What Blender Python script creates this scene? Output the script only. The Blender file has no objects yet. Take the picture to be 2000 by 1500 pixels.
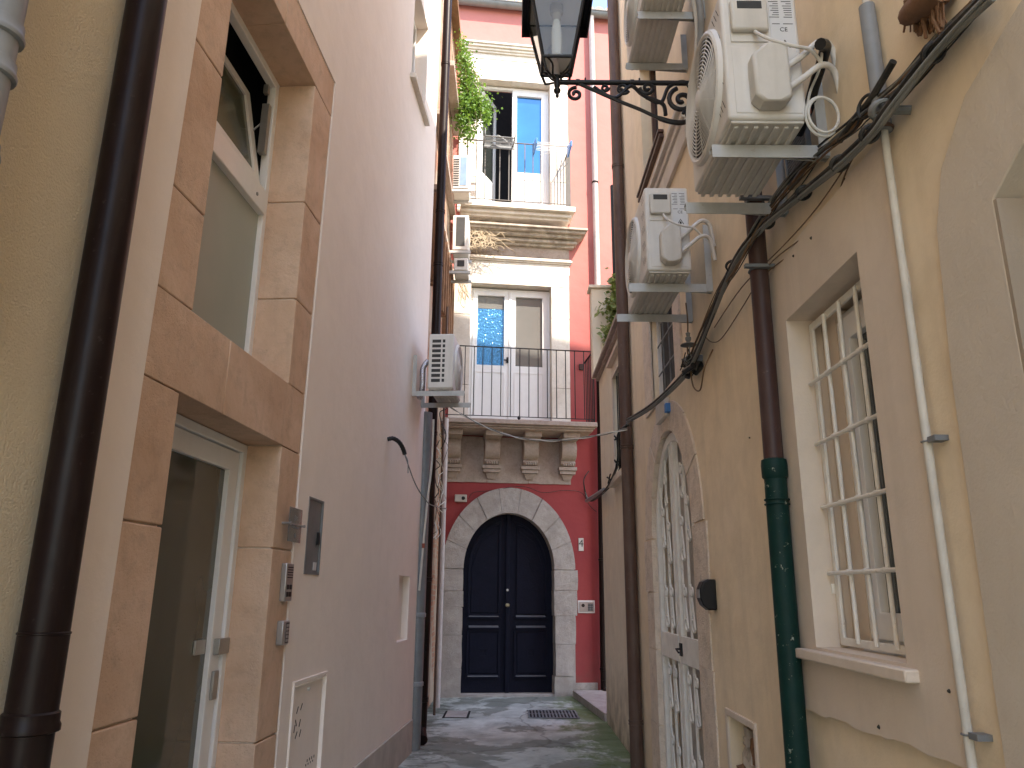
import bpy, bmesh, math, random
from mathutils import Vector, Matrix
from mathutils.geometry import tessellate_polygon
random.seed(7)
PI = math.pi
scn = bpy.context.scene
COL = scn.collection

# ------------------------------------------------------------------ camera
TH = math.radians(15.3); PH = math.atan(44 / 5400)
fw = Vector((0, math.cos(TH), math.sin(TH)))
r0 = Vector((1, 0, 0)); u0 = Vector((0, -math.sin(TH), math.cos(TH)))
rt = r0 * math.cos(PH) + u0 * math.sin(PH)
up = u0 * math.cos(PH) - r0 * math.sin(PH)
CAM = Vector((0, 0, 1.6))
cd = bpy.data.cameras.new("camera"); cam = bpy.data.objects.new("camera", cd); COL.objects.link(cam)
cd.sensor_width = 36; cd.lens = 36 * 1480 / 2000; cd.clip_start = 0.05; cd.clip_end = 2000
m = Matrix((rt, up, -fw)).transposed().to_4x4(); m.translation = CAM
cam.matrix_world = m
scn.camera = cam

# ------------------------------------------------------------------ light
SKY, SUN = 0.80, 13.5
SUN_AZ, SUN_EL = 45.0, 50.0     # azimuth measured from -Y towards +X
w = bpy.data.worlds.new("World"); scn.world = w; w.use_nodes = True
nt = w.node_tree; bg = nt.nodes["Background"]
sky = nt.nodes.new("ShaderNodeTexSky"); sky.sky_type = 'NISHITA'; sky.sun_disc = False
sky.sun_elevation = math.radians(SUN_EL); sky.sun_rotation = math.radians(180 - SUN_AZ)
sky.air_density = 1.0; sky.dust_density = 0.6; sky.ozone_density = 1.3
nt.links.new(sky.outputs[0], bg.inputs[0]); bg.inputs[1].default_value = SKY
sl = bpy.data.lights.new("sun", 'SUN'); so = bpy.data.objects.new("sun", sl); COL.objects.link(so)
sl.energy = SUN; sl.angle = math.radians(0.5); sl.color = (1, 0.95, 0.88)
tosun = Vector((math.sin(math.radians(SUN_AZ)) * math.cos(math.radians(SUN_EL)),
                -math.cos(math.radians(SUN_AZ)) * math.cos(math.radians(SUN_EL)), math.sin(math.radians(SUN_EL))))
so.rotation_euler = tosun.to_track_quat('Z', 'Y').to_euler(); so.location = (8, -8, 20)
scn.view_settings.view_transform = 'Standard'; scn.view_settings.look = 'None'
scn.view_settings.exposure = 0; scn.view_settings.gamma = 1
try:
    scn.view_settings.use_white_balance = True; scn.view_settings.white_balance_temperature = 7300; scn.view_settings.white_balance_tint = 12
except Exception: pass
scn.render.engine = 'CYCLES'
scn.cycles.max_bounces = 10; scn.cycles.diffuse_bounces = 6; scn.cycles.glossy_bounces = 4
scn.cycles.transparent_max_bounces = 12
scn.cycles.use_denoising = True

# ------------------------------------------------------------------ materials
class N:
    def __init__(s, name):
        s.m = bpy.data.materials.new(name); s.m.use_nodes = True
        s.t = s.m.node_tree; s.b = s.t.nodes["Principled BSDF"]; s._p = None
        s.out = s.t.nodes["Material Output"]
    def new(s, ty, **kw):
        n = s.t.nodes.new(ty)
        for k, v in kw.items(): setattr(n, k, v)
        return n
    def ln(s, a, b): s.t.links.new(a, b)
    @property
    def pos(s):
        if s._p is None: s._p = s.new("ShaderNodeNewGeometry").outputs["Position"]
        return s._p
    def mapped(s, sc, loc=(0, 0, 0), rot=(0, 0, 0)):
        mp = s.new("ShaderNodeMapping"); mp.inputs["Scale"].default_value = sc
        mp.inputs["Location"].default_value = loc; mp.inputs["Rotation"].default_value = rot
        s.ln(s.pos, mp.inputs["Vector"]); return mp.outputs[0]
    def noise(s, scale, detail=4, rough=0.55, vec=None, dist=0.0):
        n = s.new("ShaderNodeTexNoise"); n.inputs["Scale"].default_value = scale
        n.inputs["Detail"].default_value = detail; n.inputs["Roughness"].default_value = rough
        n.inputs["Distortion"].default_value = dist
        s.ln(vec if vec is not None else s.pos, n.inputs["Vector"]); return n.outputs["Fac"]
    def ramp(s, fac, a, b, ca=(0, 0, 0, 1), cb=(1, 1, 1, 1)):
        r = s.new("ShaderNodeValToRGB"); r.color_ramp.elements[0].position = a; r.color_ramp.elements[1].position = b
        r.color_ramp.elements[0].color = ca; r.color_ramp.elements[1].color = cb
        s.ln(fac, r.inputs[0]); return r.outputs[0]
    def mix(s, fac, a, b, mode='MIX'):
        n = s.new("ShaderNodeMix", data_type='RGBA', blend_type=mode)
        for i, v in ((0, fac), (6, a), (7, b)):
            if hasattr(v, "links"): s.ln(v, n.inputs[i])
            elif i == 0: n.inputs[0].default_value = v
            else: n.inputs[i].default_value = (*v, 1) if len(v) == 3 else v
        return n.outputs[2]
    def math(s, op, a, b=0.0):
        n = s.new("ShaderNodeMath", operation=op)
        for i, v in ((0, a), (1, b)):
            if hasattr(v, "links"): s.ln(v, n.inputs[i])
            else: n.inputs[i].default_value = v
        return n.outputs[0]
    def bump(s, h, strength=0.3, dist=0.01, prev=None):
        n = s.new("ShaderNodeBump"); n.inputs["Strength"].default_value = strength; n.inputs["Distance"].default_value = dist
        s.ln(h, n.inputs["Height"])
        if prev is not None: s.ln(prev, n.inputs["Normal"])
        return n.outputs[0]
    def fin(s, col=None, rough=0.8, metal=0.0, bump=None, spec=None):
        if col is not None:
            if hasattr(col, "links"): s.ln(col, s.b.inputs["Base Color"])
            else: s.b.inputs["Base Color"].default_value = (*col, 1)
        if hasattr(rough, "links"): s.ln(rough, s.b.inputs["Roughness"])
        else: s.b.inputs["Roughness"].default_value = rough
        s.b.inputs["Metallic"].default_value = metal
        if spec is not None: s.b.inputs["Specular IOR Level"].default_value = spec
        if bump is not None: s.ln(bump, s.b.inputs["Normal"])
        return s.m

def mul(c, k): return tuple(min(1, x * k) for x in c)
def stucco(name, c, c2=None, sunlit_tone=None, grain=90, bump=0.25, stain=0.35, patch=0.8, streak=0.25, dirt_low=0.0, bdist=0.006):
    n = N(name); c2 = c2 or mul(c, 0.82)
    big = n.ramp(n.noise(patch, 5, 0.6, dist=0.6), 0.35, 0.68)
    col = n.mix(big, c, c2)
    mid = n.ramp(n.noise(4.5, 6, 0.65), 0.42, 0.75)
    col = n.mix(n.math('MULTIPLY', mid, stain), col, mul(c, 0.68))
    lite = n.ramp(n.noise(2.1, 5, 0.6, vec=n.mapped((1, 1, 1), (7, 3, 1))), 0.55, 0.8)
    col = n.mix(n.math('MULTIPLY', lite, stain), col, mul(c, 1.16))
    st = n.ramp(n.noise(1.0, 5, 0.6, vec=n.mapped((7, 7, 0.5))), 0.52, 0.8)
    col = n.mix(n.math('MULTIPLY', st, streak), col, mul(c, 0.6))
    if sunlit_tone:  # paler colour with height stands in for sunlight on the upper wall
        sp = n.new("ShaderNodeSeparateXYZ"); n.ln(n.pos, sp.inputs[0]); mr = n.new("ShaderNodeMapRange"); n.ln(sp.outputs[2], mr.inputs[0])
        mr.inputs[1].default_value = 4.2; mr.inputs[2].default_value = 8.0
        col = n.mix(mr.outputs[0], col, n.mix(n.noise(3, 5), sunlit_tone, mul(sunlit_tone, .85)))
    if dirt_low:
        sp = n.new("ShaderNodeSeparateXYZ"); n.ln(n.pos, sp.inputs[0])
        mr = n.new("ShaderNodeMapRange"); n.ln(sp.outputs[2], mr.inputs[0])
        mr.inputs[1].default_value = 0.0; mr.inputs[2].default_value = 0.9; mr.inputs[3].default_value = 1; mr.inputs[4].default_value = 0
        f = n.math('MULTIPLY', n.math('MULTIPLY', mr.outputs[0], n.ramp(n.noise(5, 5), 0.3, 0.7)), dirt_low)
        col = n.mix(f, col, (0.12, 0.11, 0.08))
    b1 = n.bump(n.noise(grain, 4, 0.6), bump, bdist)
    b2 = n.bump(n.noise(5, 4, 0.5), 0.25, 0.03, b1)
    return n.fin(col, 0.9, bump=b2, spec=0.2)
def stone(name, c, c2=None, pit=40, bump=0.5, dark=0.45, scale=2.5, crack=0.0):
    n = N(name); c2 = c2 or mul(c, 0.7)
    col = n.mix(n.ramp(n.noise(scale, 7, 0.65, dist=0.8), 0.33, 0.68), c, c2)
    col = n.mix(n.math('MULTIPLY', n.ramp(n.noise(scale * 5, 6, 0.7), 0.5, 0.72), dark), col, mul(c, 0.45))
    st = n.ramp(n.noise(1.0, 5, 0.6, vec=n.mapped((9, 9, 1.2))), 0.55, 0.8)
    col = n.mix(n.math('MULTIPLY', st, 0.35), col, mul(c, 0.5))
    v = n.new("ShaderNodeTexVoronoi"); v.inputs["Scale"].default_value = pit; n.ln(n.pos, v.inputs["Vector"])
    pits = n.ramp(v.outputs["Distance"], 0.05, 0.35)
    msk = n.ramp(n.noise(6, 3), 0.45, 0.6)
    ph = n.mix(msk, (1, 1, 1), pits)
    b = n.bump(ph, bump * 0.6, 0.006); b = n.bump(n.noise(60, 6, 0.7), bump, 0.008, b); b = n.bump(n.noise(9, 4), bump * .6, 0.02, b)
    return n.fin(col, 0.88, bump=b, spec=0.2)
def paint(name, c, rough=0.4, metal=0.0, wear=0.0, wearc=(0.35, 0.33, 0.3), var=0.2, bump=0.05, bscale=20, dust=0.0, spec=0.3):
    n = N(name)
    col = n.mix(n.math('MULTIPLY', n.ramp(n.noise(9, 5, 0.6), 0.4, 0.7), var * 2), c, mul(c, 0.6))
    if wear:
        col = n.mix(n.math('MULTIPLY', n.ramp(n.noise(26, 8, 0.75), 0.62, 0.66), wear), col, wearc)
    if dust:
        col = n.mix(n.math('MULTIPLY', n.ramp(n.noise(1.0, 6, 0.65, vec=n.mapped((14, 14, 2))), 0.45, 0.8), dust), col, (0.3, 0.27, 0.22))
    rg = n.new("ShaderNodeMapRange"); n.ln(n.noise(15, 5), rg.inputs[0]); rg.inputs[3].default_value = rough * 0.75; rg.inputs[4].default_value = min(1, rough * 1.3)
    return n.fin(col, rg.outputs[0], metal, n.bump(n.noise(bscale, 3), bump, 0.01), 0.5 if metal > .3 else spec)
def glass(name, tint=(0.02, 0.025, 0.03), rough=0.04, metal=0.0, ripple=0.05, rscale=6, spec=0.8):
    n = N(name)
    return n.fin(n.mix(n.noise(1.4, 3), tint, mul(tint, 0.6)), rough, metal, n.bump(n.noise(rscale, 3), ripple, 0.02), spec)
def clear_glass(name, tint=(0.93, 0.95, 0.95), opac=0.08):
    n = N(name)
    tr = n.new("ShaderNodeBsdfTransparent"); tr.inputs[0].default_value = (*tint, 1)
    gl = n.new("ShaderNodeBsdfGlossy"); gl.inputs["Roughness"].default_value = 0.05
    df = n.new("ShaderNodeBsdfDiffuse"); df.inputs[0].default_value = (0.5, 0.5, 0.48, 1)
    m1 = n.new("ShaderNodeMixShader"); m1.inputs[0].default_value = opac; n.ln(tr.outputs[0], m1.inputs[1]); n.ln(df.outputs[0], m1.inputs[2])
    lw = n.new("ShaderNodeLayerWeight"); lw.inputs[0].default_value = 0.3
    m2 = n.new("ShaderNodeMixShader"); n.ln(lw.outputs["Fresnel"], m2.inputs[0]); n.ln(m1.outputs[0], m2.inputs[1]); n.ln(gl.outputs[0], m2.inputs[2])
    n.ln(m2.outputs[0], n.out.inputs[0]); return n.m
def leafmat(name, c, c2):
    n = N(name); oi = n.noise(30, 2)
    n.b.inputs["Subsurface Weight"].default_value = 0
    col = n.mix(n.ramp(oi, 0.35, 0.65), c, c2)
    tl = n.new("ShaderNodeBsdfTranslucent"); n.ln(n.mix(0.3, col, (0.4, 0.6, 0.05)), tl.inputs[0])
    n.fin(col, 0.5)
    mx = n.new("ShaderNodeMixShader"); mx.inputs[0].default_value = 0.35
    n.ln(n.b.outputs[0], mx.inputs[1]); n.ln(tl.outputs[0], mx.inputs[2]); n.ln(mx.outputs[0], n.out.inputs[0]); return n.m
def brickmat(name):
    n = N(name)
    br = n.new("ShaderNodeTexBrick"); br.inputs["Scale"].default_value = 1.0
    sp = n.new("ShaderNodeSeparateXYZ"); n.ln(n.pos, sp.inputs[0]); cb = n.new("ShaderNodeCombineXYZ")
    nz = n.noise(3, 3)
    n.ln(n.math('ADD', sp.outputs[1], n.math('MULTIPLY', nz, 0.05)), cb.inputs[0]); n.ln(n.math('ADD', sp.outputs[2], n.math('MULTIPLY', nz, 0.08)), cb.inputs[1])
    n.ln(cb.outputs[0], br.inputs["Vector"])
    br.inputs["Brick Width"].default_value = 0.26; br.inputs["Row Height"].default_value = 0.075; br.inputs["Mortar Size"].default_value = 0.009
    br.inputs["Color1"].default_value = (0.28, 0.1, 0.055, 1); br.inputs["Color2"].default_value = (0.4, 0.19, 0.11, 1); br.inputs["Mortar"].default_value = (0.3, 0.24, 0.18, 1)
    pl = n.ramp(n.noise(1.6, 6, 0.6), 0.46, 0.54)
    col = n.mix(pl, br.outputs[0], n.mix(n.noise(6, 5), (0.45, 0.36, 0.28), (0.3, 0.2, 0.14)))
    b = n.bump(br.outputs[1], -0.6, 0.01); b = n.bump(n.noise(50, 5), 0.5, 0.01, b)
    return n.fin(col, 0.9, bump=b)
def groundmat():
    n = N("old_concrete")
    c = n.mix(n.ramp(n.noise(1.7, 7, 0.65, dist=0.4), 0.35, 0.65), (0.58, 0.62, 0.58), (0.32, 0.345, 0.32))
    c = n.mix(n.math('MULTIPLY', n.ramp(n.noise(1.1, 9, 0.62, vec=n.mapped((1, 0.8, 1), (2.2, 1.1, 0)), dist=.5), 0.49, 0.53), 0.7), c, (0.13, 0.14, 0.115))
    sp = n.new("ShaderNodeSeparateXYZ"); n.ln(n.pos, sp.inputs[0])
    # moss along the right-hand wall foot
    mr = n.new("ShaderNodeMapRange"); n.ln(sp.outputs[0], mr.inputs[0]); mr.inputs[1].default_value = 0.1; mr.inputs[2].default_value = 1.15
    mf = n.math('ADD', n.math('MULTIPLY', mr.outputs[0], 0.42), n.noise(2.3, 7, 0.7, vec=n.mapped((1.2, 0.8, 1), (5, 5, 0))))
    c = n.mix(n.math('MULTIPLY', n.ramp(mf, 0.72, 0.86), 0.85), c, n.mix(n.noise(20, 4), (0.06, 0.12, 0.03), (0.16, 0.2, 0.07)))
    ml = n.new("ShaderNodeMapRange"); n.ln(sp.outputs[0], ml.inputs[0]); ml.inputs[1].default_value = -0.2; ml.inputs[2].default_value = -1.2
    mf2 = n.math('ADD', n.math('MULTIPLY', ml.outputs[0], 0.3), n.noise(4.3, 7, 0.7, vec=n.mapped((1, 1.3, 1), (9, 2, 0))))
    c = n.mix(n.math('MULTIPLY', n.ramp(mf2, 0.68, 0.78), 0.6), c, (0.045, 0.06, 0.03))
    v = n.new("ShaderNodeTexVoronoi", feature='DISTANCE_TO_EDGE'); v.inputs["Scale"].default_value = 0.55
    dv = n.new("ShaderNodeVectorMath", operation='ADD'); n.ln(n.pos, dv.inputs[0])
    nz = n.new("ShaderNodeTexNoise"); nz.inputs["Scale"].default_value = 3; n.ln(n.pos, nz.inputs[0])
    sc = n.new("ShaderNodeVectorMath", operation='SCALE'); n.ln(nz.outputs["Color"], sc.inputs[0]); sc.inputs[3].default_value = 0.35
    n.ln(sc.outputs[0], dv.inputs[1]); n.ln(dv.outputs[0], v.inputs["Vector"])
    cr = n.ramp(v.outputs["Distance"], 0.004, 0.014)
    c = n.mix(n.math('ADD', n.math('MULTIPLY', cr, .35), .65), (0.05, 0.05, 0.04), c)
    b = n.bump(cr, 0.6, 0.01); b = n.bump(n.noise(45, 6, 0.7), 0.4, 0.008, b); b = n.bump(n.noise(3, 5), 0.4, 0.04, b)
    rg = n.ramp(n.noise(2.6, 5), 0.4, 0.6, (0.62, 0.62, 0.62, 1), (0.95, 0.95, 0.95, 1))
    return n.fin(c, rg, bump=b, spec=.3)

M = dict(
    pink=stucco("pink_render", (0.86, 0.765, 0.685), (0.83, 0.735, 0.665), grain=160, bump=0.12, stain=0.15, streak=0.08),
    plinth=stucco("plinth_render", (0.60, 0.54, 0.49), grain=120, bump=0.15, stain=0.25, dirt_low=0.4),
    ochre_rough=stucco("rough_ochre_render", (0.66, 0.55, 0.39), (0.6, 0.51, 0.38), grain=120, bump=0.6, stain=0.12, streak=0.12, bdist=0.012),
    sandst=stone("orange_sandstone", (0.70, 0.50, 0.37), (0.57, 0.375, 0.255), pit=70, bump=0.6, dark=0.35, scale=2.0),
    red=stucco("red_render", (0.34, 0.065, 0.065), (0.28, 0.05, 0.055), sunlit_tone=(0.50, 0.185, 0.165), grain=120, bump=0.15, stain=0.2, streak=0.2, dirt_low=0.5),
    limest=stone("pale_limestone", (0.73, 0.67, 0.60), (0.60, 0.53, 0.46), pit=50, bump=0.5, dark=0.22),
    corbst=stone("weathered_limestone", (0.44, 0.36, 0.31), (0.34, 0.27, 0.23), pit=50, bump=0.6, dark=0.5, scale=5),
    corniced=stone("blackened_limestone", (0.6, 0.52, 0.44), (0.24, 0.2, 0.17), pit=60, bump=0.7, dark=0.7, scale=4),
    archst=stone("grey_limestone", (0.44, 0.40, 0.37), (0.32, 0.285, 0.26), pit=55, bump=0.9, dark=0.35, scale=3),
    beigest=stone("porous_beige_stone", (0.76, 0.64, 0.53), (0.66, 0.54, 0.43), pit=60, bump=1.0, dark=0.5),
    right=stucco("ochre_render", (0.82, 0.66, 0.46), (0.80, 0.67, 0.51), grain=100, bump=0.2, stain=0.4, streak=0.3, patch=0.6, dirt_low=0.2),
    lowb=stucco("sand_render", (0.82, 0.73, 0.58), (0.78, 0.70, 0.56), grain=100, bump=0.25, stain=0.35, streak=0.35, dirt_low=0.8),
    patch=stucco("pinkish_plaster", (0.71, 0.60, 0.49), (0.67, 0.57, 0.485), grain=110, bump=0.18, stain=0.3, streak=0.3, dirt_low=0.1),
    arch_r=stucco("beige_plaster", (0.62, 0.54, 0.44), (0.58, 0.51, 0.43), grain=90, bump=0.3, stain=0.2, streak=0.15),
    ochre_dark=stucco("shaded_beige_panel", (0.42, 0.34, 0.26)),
    gateback=paint("grey_door_paint", (0.55, 0.51, 0.46), 0.7, dust=.3),
    brick=brickmat("worn_brick"),
    brown=paint("brown_painted_metal", (0.014, 0.007, 0.006), 0.38, spec=0.14, wear=0.2, wearc=(0.12, 0.1, 0.09), dust=0.05),
    brownp=paint("red_brown_paint", (0.06, 0.028, 0.024), 0.5, wear=0.3, wearc=(0.25, 0.2, 0.18), dust=0.12),
    brownt=paint("light_brown_paint", (0.10, 0.055, 0.04), 0.5, wear=0.2, dust=0.2),
    green=paint("green_painted_iron", (0.004, 0.030, 0.024), 0.55, spec=.2, wear=1.0, wearc=(0.3, 0.32, 0.26), var=0.3, bump=0.2),
    gpipe=paint("grey_plastic", (0.24, 0.25, 0.26), 0.45, dust=0.25),
    gmetal=paint("grey_metal", (0.19, 0.2, 0.21), 0.5, 0.2, dust=0.3, wear=0.4),
    zinc=paint("pale_painted_zinc", (0.5, 0.44, 0.43), 0.5, dust=0.2),
    wpipe=paint("white_painted_pipe", (0.58, 0.54, 0.47), 0.5, wear=0.3, wearc=(0.25, 0.17, 0.1), dust=0.25),
    white=paint("white_frame_paint", (0.78, 0.77, 0.76), 0.35, var=0.05, dust=0.06),
    iron_w=paint("cream_white_iron", (0.82, 0.79, 0.73), 0.45, wear=0.3, wearc=(0.3, 0.2, 0.13), dust=0.15),
    ac=paint("off_white_casing", (0.66, 0.63, 0.59), 0.42, var=0.08, dust=0.22),
    acd=paint("off_white_cover", (0.58, 0.55, 0.5), 0.5, var=0.1, dust=0.3),
    brack=paint("grey_bracket_paint", (0.48, 0.48, 0.47), 0.45, 0.1, wear=0.3, wearc=(0.25, 0.14, 0.08), dust=0.25),
    black=paint("black_iron", (0.018, 0.017, 0.018), 0.38, 0.3, wear=0.2, wearc=(0.08, 0.07, 0.07)),
    blackpl=paint("black_plastic", (0.015, 0.015, 0.016), 0.35),
    railgrey=paint("weathered_grey_rail_paint", (0.13, 0.12, 0.115), 0.6, wear=.2),
    ledge_hl=paint("ledge_highlight_paint", (0.10, 0.105, 0.12), 0.7, wear=.5, wearc=(.02,.02,.02)),
    dark=paint("dark_interior", (0.012, 0.012, 0.014), 0.9),
    darkg=paint("dark_grille", (0.05, 0.05, 0.05), 0.7),
    door=paint("navy_black_wood", (0.006, 0.007, 0.017), 0.6, spec=0.12, var=0.3, wear=0.25, wearc=(0.06, 0.055, 0.06), bump=0.3, bscale=30),
    cable=paint("grey_cable", (0.19, 0.195, 0.185), 0.6, dust=0.3),
    cabled=paint("dark_cable", (0.03, 0.028, 0.026), 0.6, dust=0.3),
    cableb=paint("brown_cable", (0.16, 0.09, 0.045), 0.6, dust=0.2),
    cablew=paint("white_cable", (0.6, 0.58, 0.53), 0.5, dust=0.1),
    steel=paint("brushed_steel", (0.45, 0.44, 0.43), 0.35, 0.8),
    brass=paint("worn_brass", (0.5, 0.42, 0.28), 0.3, 0.9),
    tile=paint("clay_roof_tile", (0.42, 0.3, 0.22), 0.85, var=0.3),
    wood=stone("old_timber", (0.3, 0.17, 0.1), (0.17, 0.09, 0.055), pit=20, bump=0.4),
    marble=stone("white_marble", (0.6, 0.57, 0.53), (0.52, 0.49, 0.46), bump=0.1, dark=0.1),
    frost=glass("frosted_glass", (0.44, 0.48, 0.43), 0.5, 0.0, 0.02, 3, 0.6),
    doorglass=glass("green_tinted_glass", (0.085, 0.085, 0.06), 0.06, 0.0, 0.015, 2, 0.9),
    sashglass=glass("greenish_sash_glass", (0.10, 0.115, 0.085), 0.15, 0.0, 0.02, 2, 0.5),
    wglass=glass("dark_window_glass", (0.03, 0.036, 0.034), 0.05, 0.0, 0.02, 2, 0.9),
    blueg=glass("blue_reflecting_glass", (0.04, 0.20, 0.42), 0.07, 0.55, 0.05, 5, 0.8),
    ripg=glass("rippled_blue_glass", (0.06, 0.26, 0.5), 0.12, 0.6, 0.7, 26, 0.8),
    greyg=glass("grey_curtained_glass", (0.16, 0.16, 0.155), 0.06, 0.0, 0.03, 2, 0.9),
    lantern=clear_glass("lantern_glass"), acryl=clear_glass("acrylic", (0.85, 0.85, 0.85), 0.35),
    bulb=paint("white_bulb", (0.75, 0.75, 0.72), 0.25, var=0.02),
    leaf=leafmat("fresh_leaf", (0.06, 0.16, 0.02), (0.14, 0.27, 0.05)), ivy=leafmat("ivy_leaf", (0.08, 0.13, 0.03), (0.3, 0.33, 0.13)),
    stem=paint("plant_stem", (0.16, 0.15, 0.06), 0.8), root=paint("dry_root", (0.5, 0.4, 0.28), 0.8),
    bluepl=paint("blue_plastic", (0.08, 0.25, 0.6), 0.35), ground=groundmat(),
    paper=paint("label_paper", (0.6, 0.6, 0.6), 0.5, var=0.05), ink=paint("black_ink", (0.03, 0.03, 0.03), 0.6),
    junk=paint("crumpled_plastic", (0.55, 0.47, 0.4), 0.5, var=0.4, bump=0.6), skyblue=paint("pale_blue_film", (0.2, 0.3, 0.42), 0.4, dust=0.1),
    green_tape=paint("rust_red_tape", (0.3, 0.08, 0.05), 0.6),
    tankwhite=paint("corrugated_white_board", (0.5, 0.45, 0.4), 0.6), foil=paint("crinkled_foil", (0.5, 0.5, 0.55), 0.25, 0.9, bump=1.0, bscale=60),
)

# ------------------------------------------------------------------ frames: (u along wall, n out of wall, z up)
class Frame:
    def __init__(s, O, U, Nn):
        s.O = Vector(O); s.U = Vector(U).normalized(); s.N = Vector(Nn).normalized()
    def p(s, u, n, z): return s.O + s.U * u + s.N * n + Vector((0, 0, z))
    def px(s, x, y, n=0.0):
        d = fw * 1480 + rt * (x - 1000) + up * (750 - y)
        o = s.O + s.N * n
        t = (o - CAM).dot(s.N) / d.dot(s.N)
        q = CAM + d * t
        return ((q - s.O).dot(s.U), q.z)
    def w(s, x, y, n=0.0):
        u, z = s.px(x, y, n); return s.p(u, n, z)
LF = Frame((-1.603, 0, 0), (.069, 1, 0), (1, -.069, 0))
RF = Frame((1.24, 0, 0), (0, 1, 0), (-1, 0, 0))
a7 = math.radians(7)
FF = Frame((0, 12.8, 0), (math.cos(a7), math.sin(a7), 0), (math.sin(a7), -math.cos(a7), 0))
OF = Frame((-1.15, 0, 0), (0, 1, 0), (1, 0, 0))          # the old house at the far left
WF = Frame((0, 0, 0), (1, 0, 0), (0, -1, 0))             # world: u = x, n = -y

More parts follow.
